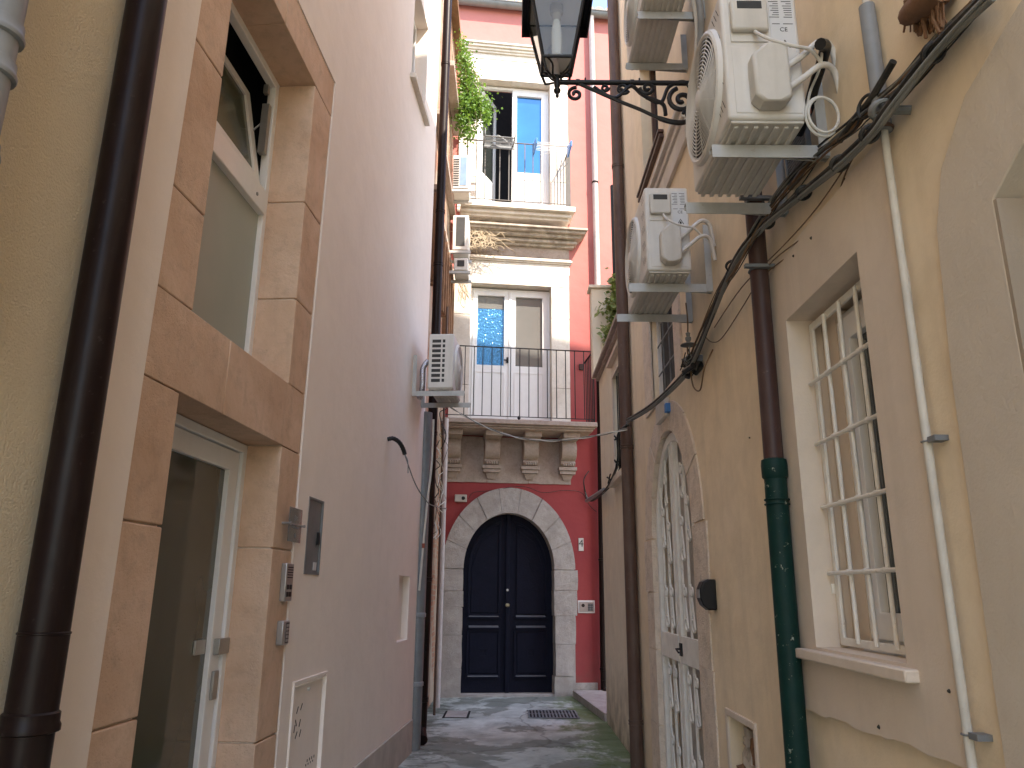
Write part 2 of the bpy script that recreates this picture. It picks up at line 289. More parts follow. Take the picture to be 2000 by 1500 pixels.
# ------------------------------------------------------------------ mesh builder
class MB:
    def __init__(s): s.v = []; s.f = []; s.mi = []; s.cur = 0
    def add(s, vs, fs):
        o = len(s.v); s.v += [Vector(x) for x in vs]
        for f in fs: s.f.append([i + o for i in f]); s.mi.append(s.cur)
        return s
    def box(s, fr, ua, ub, na, nb, za, zb):
        vs = [fr.p(u, n, z) for z in (za, zb) for n in (na, nb) for u in (ua, ub)]
        return s.add(vs, [(0, 1, 3, 2), (4, 6, 7, 5), (0, 4, 5, 1), (2, 3, 7, 6), (0, 2, 6, 4), (1, 5, 7, 3)])
    def hexa(s, pts8): # bottom 4 then top 4
        return s.add(pts8, [(0, 3, 2, 1), (4, 5, 6, 7), (0, 1, 5, 4), (1, 2, 6, 5), (2, 3, 7, 6), (3, 0, 4, 7)])
    def prism(s, fr, outer, na, nb, holes=()):
        loops = [list(outer)] + [list(h) for h in holes]
        flat = [p for l in loops for p in l]
        tris = tessellate_polygon([[Vector((u, z, 0)) for u, z in l] for l in loops])
        k = len(flat)
        vs = [fr.p(u, na, z) for u, z in flat] + [fr.p(u, nb, z) for u, z in flat]
        fs = [tuple(t) for t in tris] + [tuple(i + k for i in reversed(t)) for t in tris]
        b = 0
        for l in loops:
            q = len(l)
            for i in range(q): j = (i + 1) % q; fs.append((b + i, b + j, b + j + k, b + i + k))
            b += q
        return s.add(vs, fs)
    def tube(s, pts, r, k=8, cap=True):
        pts = [Vector(p) for p in pts]; nn = len(pts); rs = r if isinstance(r, (list, tuple)) else [r] * nn
        t0 = (pts[1] - pts[0]).normalized(); a = t0.orthogonal().normalized(); vs = []; fs = []
        for i in range(nn):
            t = (pts[min(i + 1, nn - 1)] - pts[max(i - 1, 0)]).normalized()
            a = (a - t * a.dot(t)).normalized(); b = t.cross(a)
            for j in range(k): an = 2 * PI * j / k; vs.append(pts[i] + (a * math.cos(an) + b * math.sin(an)) * rs[i])
        for i in range(nn - 1):
            for j in range(k):
                q = (j + 1) % k; fs.append((i * k + j, i * k + q, (i + 1) * k + q, (i + 1) * k + j))
        if cap: fs.append(tuple(reversed(range(k)))); fs.append(tuple(range((nn - 1) * k, nn * k)))
        return s.add(vs, fs)
    def strip(s, pts, wdir, wd, th, k=0): # flat bar along a path, wd wide along wdir, th thick
        pts = [Vector(p) for p in pts]; wdir = Vector(wdir).normalized(); vs = []; fs = []; nn = len(pts)
        for i in range(nn):
            t = (pts[min(i + 1, nn - 1)] - pts[max(i - 1, 0)]).normalized(); c = t.cross(wdir).normalized()
            for x, y in ((-1, -1), (1, -1), (1, 1), (-1, 1)): vs.append(pts[i] + wdir * wd / 2 * x + c * th / 2 * y)
        for i in range(nn - 1):
            for j in range(4): q = (j + 1) % 4; fs.append((i * 4 + j, i * 4 + q, i * 4 + 4 + q, i * 4 + 4 + j))
        fs += [(3, 2, 1, 0), tuple(range(nn * 4 - 4, nn * 4))]
        return s.add(vs, fs)
    def lathe(s, c, prof, k=16, axis=(0, 0, 1)):
        c = Vector(c); ax = Vector(axis).normalized(); a = ax.orthogonal().normalized(); b = ax.cross(a); vs = []; fs = []
        for r, h in prof:
            for j in range(k): an = 2 * PI * j / k; vs.append(c + ax * h + (a * math.cos(an) + b * math.sin(an)) * max(r, 1e-4))
        for i in range(len(prof) - 1):
            for j in range(k): q = (j + 1) % k; fs.append((i * k + j, i * k + q, (i + 1) * k + q, (i + 1) * k + j))
        fs.append(tuple(reversed(range(k)))); fs.append(tuple(range((len(prof) - 1) * k, len(prof) * k)))
        return s.add(vs, fs)
    def ring(s, c, axis, R, r, k=28, kk=6, a0=0, a1=2 * PI):
        c = Vector(c); ax = Vector(axis).normalized(); a = ax.orthogonal().normalized(); b = ax.cross(a)
        full = abs(a1 - a0 - 2 * PI) < 1e-4
        pts = [c + (a * math.cos(a0 + (a1 - a0) * i / k) + b * math.sin(a0 + (a1 - a0) * i / k)) * R for i in range(k + 1)]
        return s.tube(pts, r, kk, cap=not full)
    def build(s, name, mat, parent=None, bevel=0.0, smooth=True, seg=2, label=None):
        mats = mat if isinstance(mat, (list, tuple)) else [mat]
        me = bpy.data.meshes.new(name)
        org = Vector(parent["_w"]) if parent is not None else (sum(s.v, Vector()) / max(1, len(s.v)))
        if parent is None: org.z = min(v.z for v in s.v)
        me.from_pydata([v - org for v in s.v], [], s.f)
        for i, p in enumerate(me.polygons): p.material_index = s.mi[i]; p.use_smooth = smooth
        for q in mats: me.materials.append(M[q] if isinstance(q, str) else q)
        bm = bmesh.new(); bm.from_mesh(me); bmesh.ops.recalc_face_normals(bm, faces=bm.faces); bm.to_mesh(me); bm.free()
        if smooth: me.set_sharp_from_angle(angle=math.radians(38))
        o = bpy.data.objects.new(name, me); COL.objects.link(o)
        o["_w"] = tuple(org)
        if parent is not None: o.parent = parent
        else: o.location = org
        if bevel:
            b = o.modifiers.new("bevel", 'BEVEL'); b.width = bevel; b.segments = seg; b.limit_method = 'ANGLE'; b.angle_limit = math.radians(45)
            b.harden_normals = False
        if label: o["label"] = label
        return o
def thing(name, label, cat, loc, group=None):
    o = bpy.data.objects.new(name, None); COL.objects.link(o); o.location = loc; o.empty_display_size = 0.1
    o["label"] = label; o["category"] = cat; o["_w"] = tuple(loc)
    if group: o["group"] = group
    return o
def tag(o, label, cat, group=None):
    o["label"] = label; o["category"] = cat
    if group: o["group"] = group
    return o
def struct(o): o["kind"] = "structure"; return o
def R4(a, b, c, d): return [(a, c), (b, c), (b, d), (a, d)]       # rectangle loop u0,u1,z0,z1
def archloop(u0, u1, z0, zs, zt, k=18):
    c = (u0 + u1) / 2; r = (u1 - u0) / 2
    return [(u0, z0), (u1, z0)] + [(c + r * math.cos(PI * i / k), zs + (zt - zs) * math.sin(PI * i / k)) for i in range(k + 1)]
def rough(loop, step=0.08, amp=0.006, seed=1):
    rnd = random.Random(seed); out = []
    for i in range(len(loop)):
        a, b = Vector(loop[i]), Vector(loop[(i + 1) % len(loop)]); L_ = (b - a).length; q = max(1, int(L_ / step)); nv = Vector((-(b - a).y, (b - a).x)) / max(L_, 1e-6)
        for j in range(q):
            p = a.lerp(b, j / q) + nv * rnd.uniform(-amp, amp); out.append((p.x, p.y))
    return out
def smoothpath(pts, sub=6):
    P = [Vector(p) for p in pts]; out = []
    for i in range(len(P) - 1):
        a = P[max(i - 1, 0)]; b = P[i]; c = P[i + 1]; d = P[min(i + 2, len(P) - 1)]
        for j in range(sub):
            t = j / sub
            out.append(0.5 * ((2 * b) + (c - a) * t + (2 * a - 5 * b + 4 * c - d) * t * t + (3 * b - a - 3 * c + d) * t ** 3))
    out.append(P[-1]); return out
def frame_rect(mb, fr, a, b, c, d, wd, na, nb):
    return mb.prism(fr, R4(a, b, c, d), na, nb, [R4(a + wd, b - wd, c + wd, d - wd)])
def textmesh(s, size, fr, u, n, z, mirror=False):
    cu = bpy.data.curves.new("txt", 'FONT'); cu.body = s; cu.size = size; cu.align_x = 'CENTER'; cu.align_y = 'CENTER'; cu.extrude = 0.0006
    o = bpy.data.objects.new("txt", cu); COL.objects.link(o)
    dg = bpy.context.evaluated_depsgraph_get(); me = bpy.data.meshes.new_from_object(o.evaluated_get(dg))
    sgn = -1 if mirror else 1
    vs = [fr.p(u + sgn * v.co.x, n + v.co.z, z + v.co.y) for v in me.vertices]; fs = [tuple(p.vertices) for p in me.polygons]
    bpy.data.objects.remove(o); return vs, fs

# ================================================================== SETTING
g = MB(); S_ = 120; nn_ = 1
g.add([(-S_, -S_, 0), (S_, -S_, 0), (S_, S_, 0), (-S_, S_, 0)], [(0, 1, 2, 3)])
struct(g.build("ground", "ground", smooth=False))

# ================================================================== LEFT: rough ochre house behind the brown pipe
t = thing("ochre_house", "rough textured ochre house wall at the left edge behind the grey and brown pipes", "house", LF.p(0.5, 0, 0))
MB().prism(LF, R4(-4.5, 2.43, -0.2, 10.0), -0.6, 0.004).build("wall", "ochre_rough", t, smooth=False)

# ================================================================== LEFT: pink rendered building with sandstone doorway
pb = thing("pink_building", "smooth pale pink rendered building with orange sandstone door and window surround", "building", LF.p(5, 0, 0))
E0, E1 = 2.432, 8.62
SO = [(2.78, -0.2), (4.6, -0.2), (4.61, 2.8), (4.68, 5.1), (2.86, 5.1), (2.80, 2.4)]
niche = R4(7.62, 8.13, 1.12, 1.74)
uwin = R4(7.05, 7.85, 6.98, 8.25)
slot = R4(8.36, 8.6, 4.55, 5.05)
gas = R4(4.79, 5.41, 0.46, 1.045); pan = R4(4.82, 5.10, 1.70, 2.16)
MB().prism(LF, R4(E0, E1, -0.2, 9.4), -0.45, 0.0, [SO, niche, uwin, gas, pan]).build("wall", "pink", pb, smooth=False)
q = MB(); q.box(LF, 7.6, 8.15, -0.1, -0.07, 1.1, 1.76); q.build("niche_back", "pink", pb)
q = MB(); q.prism(LF, [(4.66, -0.15), (8.5, -0.15), (8.5, .315), (4.66, .315)], 0.001, 0.022); q.build("plinth", "plinth", pb, 0.004)
q = MB(); q.box(LF, 7.0, 7.9, -0.06, 0.06, 6.92, 6.98); q.build("window_sill", "limest", pb, 0.005)
q = MB(); frame_rect(q, LF, 7.05, 7.85, 6.98, 8.25, 0.06, -0.2, -0.14); wn = q.build("window", "white", pb, 0.004)
MB().box(LF, 7.1, 7.8, -0.185, -0.175, 7.03, 8.2).build("pane", "wglass", wn)
# sandstone blocks of the surround (depth -0.25 .. -0.012)
q = MB(); J = 0.004
def blk(mb, pts, na=-0.26, nb=-0.004): mb.prism(LF, pts, na, nb)
L0 = lambda z: 2.783 + max(0, z - 2.4) * 0.032
R0_ = lambda z: 4.585 + max(0, z - 2.8) * 0.032
zs = [0.0, 0.55, 1.12, 1.92, 2.56]
zl = [-0.15, 0.42, 1.17, 1.90, 2.394]
zl2 = [-0.15, 0.92, 1.90, 2.394]
for a, b in zip([-0.15, 1.13, 1.84], [1.13, 1.84, 2.394]): blk(q, [(2.785, a + J), (3.085, a + J), (3.085, b - J), (2.785, b - J)])
for a, b in zip([-0.15, 0.83, 1.82], [0.83, 1.82, 2.394]): blk(q, [(4.285, a + J), (4.585, a + J), (4.585, b - J), (4.285, b - J)])
blk(q, [(2.785, 2.394 + J), (3.5, 2.394 + J), (3.5, 2.765), (2.785, 2.765)]); blk(q, [(3.5 + J, 2.394 + J), (4.585, 2.394 + J), (4.585, 2.765), (3.5 + J, 2.765)])
for a, b in ((2.765, 3.22), (3.22, 3.95), (3.95, 4.805)): blk(q, [(L0(a), a + J), (3.11, a + J), (3.11, b - J), (L0(b), b - J)])
for a, b in ((2.765, 3.30), (3.30, 3.95), (3.95, 4.805)): blk(q, [(4.305, a + J), (R0_(a), a + J), (R0_(b), b - J), (4.305, b - J)])
blk(q, [(2.86, 4.805 + J), (3.75, 4.805 + J), (3.75, 5.09), (2.87, 5.09)]); blk(q, [(3.75 + J, 4.805 + J), (4.655, 4.805 + J), (4.665, 5.09), (3.75 + J, 5.09)])
q.build("stone_surround", "sandst", pb, 0.005)
MB().box(LF, 2.7, 4.75, -0.48, -0.461, -0.2, 5.2).build("back_wall", "dark", pb)
# mortar behind joints
MB().prism(LF, [(2.79, -.15), (4.58, -.15), (4.65, 5.08), (2.87, 5.08)], -0.25, -0.02, [R4(3.075, 4.295, -0.1, 2.404), R4(3.10, 4.315, 2.755, 4.815)]).build("mortar", "beigest", pb)
# upper window
q = MB(); frame_rect(q, LF, 3.10, 4.315, 2.76, 4.815, 0.055, -0.30, -0.245); q.box(LF, 3.155, 4.26, -0.298, -0.235, 3.84, 4.0)
wn = q.build("window", "white", pb, 0.006)
MB().box(LF, 3.15, 4.27, -0.285, -0.275, 2.81, 3.85).build("frosted_pane", "frost", wn)
# tilted hopper sash leaning inwards at the top
def hop(n0, z): return n0 - (z - 4.0) * 0.2
q = MB()
def slab(mb, ua, ub, za, zb, th=0.045, off=0.0):
    p = []
    for z in (za, zb):
        for u, dn in ((ua, 0), (ub, 0), (ub, -th), (ua, -th)): p.append(LF.p(u, hop(-0.262 + off, z) + dn, z))
    mb.hexa(p)
slab(q, 3.17, 3.24, 4.01, 4.70); slab(q, 4.15, 4.225, 4.01, 4.70); slab(q, 3.24, 4.15, 4.01, 4.08); slab(q, 3.24, 4.15, 4.63, 4.70)
sash = q.build("open_sash", "white", pb, 0.004)
q = MB(); slab(q, 3.22, 4.17, 4.06, 4.65, 0.012, -0.015); q.build("pane", "sashglass", sash)
q = MB(); q.box(LF, 4.2, 4.24, -0.30, -0.255, 4.25, 4.6); q.box(LF, 4.17, 4.2, -0.29, -0.26, 4.66, 4.72)
q.tube([LF.p(4.22, -0.27, 4.5), LF.p(4.2, -0.4, 4.35)], 0.006); q.build("window_stay", "steel", wn)
q = MB()
for u in (3.35, 4.12): q.lathe(LF.p(u, -0.236, 3.91), [(0.012, 0), (0.011, 0.006)], 12, LF.N)
q.build("screw_cap", "gpipe", wn)
# street door
dr = MB(); frame_rect(dr, LF, 3.08, 4.29, -0.1, 2.394, 0.05, -0.30, -0.205); d_o = dr.build("door", "white", pb, 0.005)
q = MB(); frame_rect(q, LF, 3.13, 4.235, -0.05, 2.34, 0.11, -0.285, -0.222); lf_ = q.build("door_leaf", "white", d_o, 0.006)
MB().box(LF, 3.23, 4.13, -0.262, -0.25, 0.0, 2.24).build("door_glass", "doorglass", d_o)
q = MB(); q.box(LF, 4.15, 4.275, -0.222, -0.19, 1.27, 1.35); q.build("strike_plate", "steel", d_o, 0.003); q = MB(); q.box(LF, 4.16, 4.215, -0.222, -0.205, 1.05, 1.19); q.build("door_lock", "steel", d_o, 0.003)
q = MB(); q.box(LF, 3.98, 4.09, -0.25, -0.235, 1.28, 1.35); q.build("glass_clamp", "steel", d_o, 0.003)

# things fixed to the pink building
q = MB(); q.prism(LF, R4(4.82, 5.10, 1.70, 2.16), -0.03, -0.006); mp_ = thing("meter_door", "narrow grey metal meter door set flush in the pink wall above the keypad", "meter door", LF.p(4.96, 0, 1.7))
q.build("door_panel", "gmetal", mp_, 0.002)
q = MB(); frame_rect(q, LF, 4.812, 5.108, 1.692, 2.168, 0.012, -0.02, 0.004); q.build("frame", "gmetal", mp_)
q = MB(); q.box(LF, 5.03, 5.045, -0.006, 0.012, 1.88, 1.96); q.build("latch", "black", mp_)
q = MB(); q.box(LF, 5.0, 5.06, -0.006, -0.003, 1.72, 1.77); q.build("sticker", "paper", mp_)
gh = thing("gas_hatch", "pink painted gas meter hatch with vent slots low on the pink wall", "hatch", LF.p(5.1, 0, 0.46))
q = MB(); q.prism(LF, R4(4.80, 5.40, 0.47, 1.03), -0.04, -0.012); q.build("hatch_door", "pink", gh, 0.002)
q = MB(); frame_rect(q, LF, 4.772, 5.43, 0.44, 1.075, 0.022, -0.02, 0.012); q.build("frame", "pink", gh, 0.002)
q = MB()
for i, (u, z, an) in enumerate([(4.93, .90, 1), (5.0, .91, .9), (4.92, .83, -1), (4.99, .82, 1.1), (4.94, .76, .9), (5.01, .76, 1.0), (4.9, .80, 1.3)]):
    c, s_ = math.cos(an), math.sin(an); h = .022; ww = .005
    q.prism(LF, [(u - c * h + s_ * ww, z - s_ * h - c * ww), (u + c * h + s_ * ww, z + s_ * h - c * ww), (u + c * h - s_ * ww, z + s_ * h + c * ww), (u - c * h - s_ * ww, z - s_ * h + c * ww)], -0.012, -0.0105)
for i in range(8): q.prism(LF, R4(5.16 + i * .022, 5.172 + i * .022, .545 + (i % 2) * .02, .556 + (i % 2) * .025), -0.012, -0.0105)
q.build("vent_slots", "dark", gh)
q = MB(); q.lathe(LF.p(5.1, -0.012, 1.0), [(0.012, 0), (0.01, 0.012)], 12, LF.N); q.build("lock", "paper", gh)

ic = thing("door_intercom", "silver door intercom with speaker slots and call buttons on the stone jamb", "intercom", LF.p(4.5, 0, 1.52))
q = MB(); q.box(LF, 4.44, 4.555, -0.004, 0.03, 1.535, 1.745); q.build("housing", "steel", ic, 0.006)
q = MB()
for i in range(5): q.box(LF, 4.455, 4.54, 0.03, 0.0315, 1.72 - i * .014, 1.725 - i * .014)
q.build("speaker_grille", "dark", ic)
for i in range(2):
    for j in range(2): MB().box(LF, 4.458 + j * .045, 4.49 + j * .045, 0.03, 0.034, 1.56 + i * .04, 1.587 + i * .04).build("call_button", "blackpl", ic, 0.002)
kp = thing("entry_keypad", "small silver keypad with black keys below the door intercom", "keypad", LF.p(4.5, 0, 1.3))
q = MB(); q.box(LF, 4.445, 4.545, -0.004, 0.035, 1.30, 1.43); q.build("housing", "steel", kp, 0.006)
q = MB(); q.box(LF, 4.485, 4.535, 0.035, 0.037, 1.31, 1.42); q.build("key_field", "blackpl", kp)
q = MB()
for i in range(5):
    for j in range(2): q.box(LF, 4.49 + j * .022, 4.506 + j * .022, 0.037, 0.039, 1.317 + i * .02, 1.331 + i * .02)
q.build("keys", "steel", kp); kp["label"] = "small silver keypad with black keys below the door intercom"
sp = thing("acrylic_sign", "clear acrylic plaque on steel standoffs beside the stone doorway", "sign", LF.p(4.5, 0, 1.88))
q = MB(); q.box(LF, 4.40, 4.61, 0.03, 0.035, 1.865, 2.06); q.build("plaque", "acryl", sp, 0.001)
q = MB(); q.tube([LF.p(4.39, 0.045, 1.965), LF.p(4.62, 0.045, 1.965)], 0.004)
for u in (4.39, 4.62): q.lathe(LF.p(u, -0.004, 1.965), [(0.007, 0), (0.007, 0.05), (0.009, 0.05), (0.009, 0.056)], 10, LF.N)
q.build("standoff_bar", "steel", sp)
q = MB()
for i, (c_, u_) in enumerate(zip("|||", (4.48, 4.50, 4.52))): q.box(LF, u_, u_ + .004, 0.036, 0.037, 1.985 + i * .003, 2.02 - i * .003)
rnd = random.Random(3)
for i in range(12): q.box(LF, 4.44 + i * .011, 4.447 + i * .011, 0.036, 0.037, 1.945, 1.952 + rnd.random() * .004)
q.lathe(LF.p(4.51, 0.036, 1.905), [(0.013, 0), (0.013, 0.001)], 16, LF.N)
q.build("lettering", "gpipe", sp)

# pipes on the left
def collar(mb, fr, u, n, z, r, h=0.05, lip=0.008):
    mb.lathe(fr.p(u, n, z), [(r, 0), (r + lip, 0.005), (r + lip, h * .35), (r + lip * .6, h * .5), (r + lip * .6, h - .006), (r, h)], 20)
bp = thing("brown_downpipe", "thick glossy dark brown downpipe on the near left wall", "downpipe", LF.p(2.35, 0.085, 0))
q = MB(); q.tube([LF.p(2.35, .076, -.1), LF.p(2.35, .076, 1.235)], 0.068, 28); q.tube([LF.p(2.35, .076, 1.225), LF.p(2.35, .076, 1.475)], 0.0685, 28); q.tube([LF.p(2.35, .076, 1.47), LF.p(2.35, .076, 10)], 0.067, 28); q.build("pipe", "brown", bp)
q = MB(); collar(q, LF, 2.35, .076, 1.2, .068, .06, .012); q.build("collar", "brown", bp); q = MB(); q.lathe(LF.p(2.35, .076, 1.466), [(.068, 0), (.071, .003), (.071, .007), (.067, .01)], 28); q.build("collar", "brown", bp)
gp = thing("grey_drainpipe", "grey plastic drainpipe with ribbed sockets at the top left corner", "drainpipe", LF.p(1.72, 0.09, 2.3))
q = MB(); q.tube([LF.p(1.73, .09, 2.2), LF.p(1.73, .09, 9)], 0.055, 24); q.build("pipe", "gpipe", gp)
q = MB()
for z in (2.66, 2.9, 3.02, 3.2): q = MB(); q.lathe(LF.p(1.73, .09, z), [(.055, 0), (.066, .004), (.068, .012), (.066, .02), (.062, .03), (.062, .05), (.055, .055)], 24); q.build("socket", "gpipe", gp); q = MB()
# corrugated conduit and its cable
cs = thing("conduit_stub", "black corrugated conduit stub sticking out of the pink wall with a hanging wire", "conduit", LF.w(757, 860))
pts = smoothpath([LF.p(6.83, 0.0, 2.93), LF.p(6.84, .05, 2.94), LF.p(6.88, .1, 2.91), LF.p(6.93, .13, 2.85), LF.p(6.95, .14, 2.81)], 6)
q = MB(); q.tube(pts, [0.019 + 0.003 * (i % 2) for i in range(len(pts))], 10); q.build("conduit", "blackpl", cs)
e = LF.p(6.95, .14, 2.81)
q = MB(); q.tube(smoothpath([e, e + Vector((.03, .0, -.06)), e + Vector((.035, .02, -.17))], 4), 0.005, 6)
q.build("loose_wire", "gpipe", cs)
q = MB(); q.tube(smoothpath([e, Vector((-.95, 7.5, 2.62)), Vector((-.9, 8.05, 2.52)), Vector((-.86, 8.35, 2.5)), Vector((-.75, 8.9, 2.52))], 8), 0.006, 6)
q.build("wire", "cable", cs)

# ================================================================== OLD HOUSE far left
oh = thing("old_house", "worn brick and plaster house wall squeezed between the pink building and the red facade", "house", OF.p(10.5, 0, 0))
MB().prism(OF, R4(8.5, 13.1, -0.2, 11.6), -0.4, 0.0).build("wall", "brick", oh, smooth=False)
q = MB(); q.box(OF, 8.6, 13.0, -0.3, 0.14, 11.6, 11.72); q.build("roof_eave", "wood", oh, 0.01)
q = MB(); q.box(OF, 10.6, 12.6, 0.0, 0.16, 9.9, 10.0); q.build("ledge", "corbst", oh, 0.01)
for zl_ in (8.15, 6.95): q = MB(); q.box(OF, 9.4, 12.6, 0.0, 0.1, zl_, zl_ + .09); q.build("ledge", "corbst", oh, 0.01)
q = MB()
for i in range(9): q.box(OF, 9.4 + i * .38, 9.47 + i * .38, 0.0, 0.12, 5.6 + (i % 3) * .1, 6.9)
q.build("timber_batten", "wood", oh, 0.006)
# pipes at that corner
p1 = thing("corner_downpipe", "tall red-brown downpipe at the far end of the pink building", "downpipe", (-.955, 8.95, 0))
cx, cy = -.955, 8.95
q = MB(); q.tube(smoothpath([(cx + .03, cy - .16, .06), (cx, cy - .03, .13), (cx, cy, .25), (cx, cy, 1)], 5) + [Vector((cx, cy, 5)), Vector((cx, cy, 12))], 0.058, 18); q.build("pipe", "brown", p1)
q = MB()
for z in (.42, 1.7, 3.4, 5.6, 6.35, 8.6, 10.4): q = MB(); q.lathe((cx, cy, z), [(.058, 0), (.064, .003), (.064, .012), (.061, .015), (.061, .03), (.064, .033), (.064, .045), (.058, .048)], 18); q.build("collar", "brown", p1)
p2 = thing("grey_waste_pipe", "grey painted waste pipe running up to the small wall air conditioner", "pipe", (-1.01, 8.47, 0))
q = MB(); q.tube([(-1.0, 8.62, -.1), (-1.0, 8.62, 3.6)], 0.075, 18); q.build("pipe", "gmetal", p2)
q = MB()
for z in (.62, 1.32): q = MB(); q.lathe((-1.0, 8.62, z), [(.075, 0), (.084, .004), (.084, .04), (.075, .05)], 18); q.build("collar", "gpipe", p2)
p3 = thing("white_cable_run", "white cable clipped along the grey waste pipe", "cable", (-.93, 8.4, 1))
q = MB(); q.tube(smoothpath([(-.985, 8.5, 1.6), (-.96, 8.5, 2.1), (-.93, 8.5, 2.6), (-.9, 8.5, 3.0), (-.9, 8.52, 3.5)], 8), 0.012, 8); q.build("cable", "cablew", p3)
q = MB(); q.lathe((-.96, 8.5, 2.05), [(.016, 0), (.016, .05)], 10); q.build("clip", "green_tape", p3)
cc = thing("conduit_group", "dusty pink and brown conduits and tangled wires beside the arched door", "conduit", (-1.0, 10.6, 0))
for (x, y, r, mt, z1) in ((-1.09, 10.4, .03, "brownp", 7.5), (-1.03, 11.6, .045, "zinc", 4.2), (-1.0, 10.9, .018, "brownt", 5.8), (-1.06, 9.8, .016, "cablew", 4.0)):
    q = MB(); q.tube([(x, y, 0.0), (x, y, z1)], r, 12); q.build("conduit", mt, cc)
rnd = random.Random(11)
for k in range(9):
    x, y, z = -1.04, 9.6 + rnd.random() * 1.2, 2.4 + rnd.random() * 1.2; pts = []
    for i in range(7): pts.append((x + rnd.uniform(.0, .12), y + rnd.uniform(-.15, .15), z + i * .13 * (1 if k % 2 else -1) + rnd.uniform(-.05, .05)))
    q = MB(); q.tube(smoothpath(pts, 5), rnd.choice((.004, .006, .008)), 5); q.build("wire", rnd.choice(("cabled", "cablew", "cable", "cabled")), cc)

# ================================================================== RED FACADE
rf = thing("red_house", "red rendered house with stone framed balconies closing the end of the alley", "house", FF.p(0, 0, 0))
OI = archloop(-0.775, 0.725, -0.05, 1.95, 2.86, 20)
W2 = R4(-.759, .705, 4.38, 6.957); W3 = R4(-.704, .702, 8.37, 11.245)
holeA = archloop(-0.83, 0.78, -0.05, 1.95, 2.92, 20)
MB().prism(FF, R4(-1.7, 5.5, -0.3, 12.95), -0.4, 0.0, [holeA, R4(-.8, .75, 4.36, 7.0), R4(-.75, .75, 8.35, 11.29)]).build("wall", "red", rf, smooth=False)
MB().box(FF, -1.6, 5.4, -1.7, -1.6, -0.2, 12.8).build("back_wall", "dark", rf)
q = MB(); q.box(FF, .98, 1.42, 0.0, 0.03, -.1, .2); q.build("plinth", "archst", rf, 0.005)
# arch voussoirs and jamb blocks
q = MB(); k = 9; cxa, ra, rbx = -0.025, .75, 1.1
def ell(r_u, r_z, an): return (cxa + r_u * math.cos(an), 1.95 + r_z * math.sin(an))
for i in range(k):
    a0 = PI * i / k + .004; a1 = PI * (i + 1) / k - .004; m_ = 5
    inn = [ell(.75, .91, a0 + (a1 - a0) * j / m_) for j in range(m_ + 1)]; out = [ell(1.1, 1.33, a1 - (a1 - a0) * j / m_) for j in range(m_ + 1)]
    q.prism(FF, inn + out, -0.3, 0.045 + 0.006 * (i % 3))
rnd = random.Random(5)
for sd in (-1, 1):
    zz = [-0.05, .42, .92, 1.35, 1.6, 1.945] if sd < 0 else [-0.05, .3, .78, 1.22, 1.62, 1.945]
    for i in range(5):
        a, b = zz[i] + .004, zz[i + 1] - .004; ex = (.0, .0, .0, .02, .03)[i] + rnd.uniform(-.012, .012)
        ou = 1.1 + (0.06 if (sd < 0 and i < 3) else 0) - (.04 if sd > 0 and i < 2 else 0)
        if sd < 0: pl = R4(cxa - ou - ex, cxa - .75 + rnd.uniform(-.01, .008), a, b)
        else: pl = R4(cxa + .75 + rnd.uniform(-.008, .01), cxa + ou + ex, a, b)
        q.prism(FF, rough(pl, .12, .006, i + 10 * sd), -0.3, 0.05 + rnd.uniform(-.006, .01))
q.prism(FF, archloop(cxa - 1.085, cxa + 1.085, -.04, 1.95, 3.26), -.28, .03, [archloop(cxa - .765, cxa + .765, -.03, 1.95, 2.875)])
q.build("stone_arch", "archst", rf, 0.01, seg=2)
MB().prism(FF, archloop(cxa - .8, cxa + .8, -.05, 1.95, 2.9), -.29, -.26, []).build("arch_backing", "dark", rf)
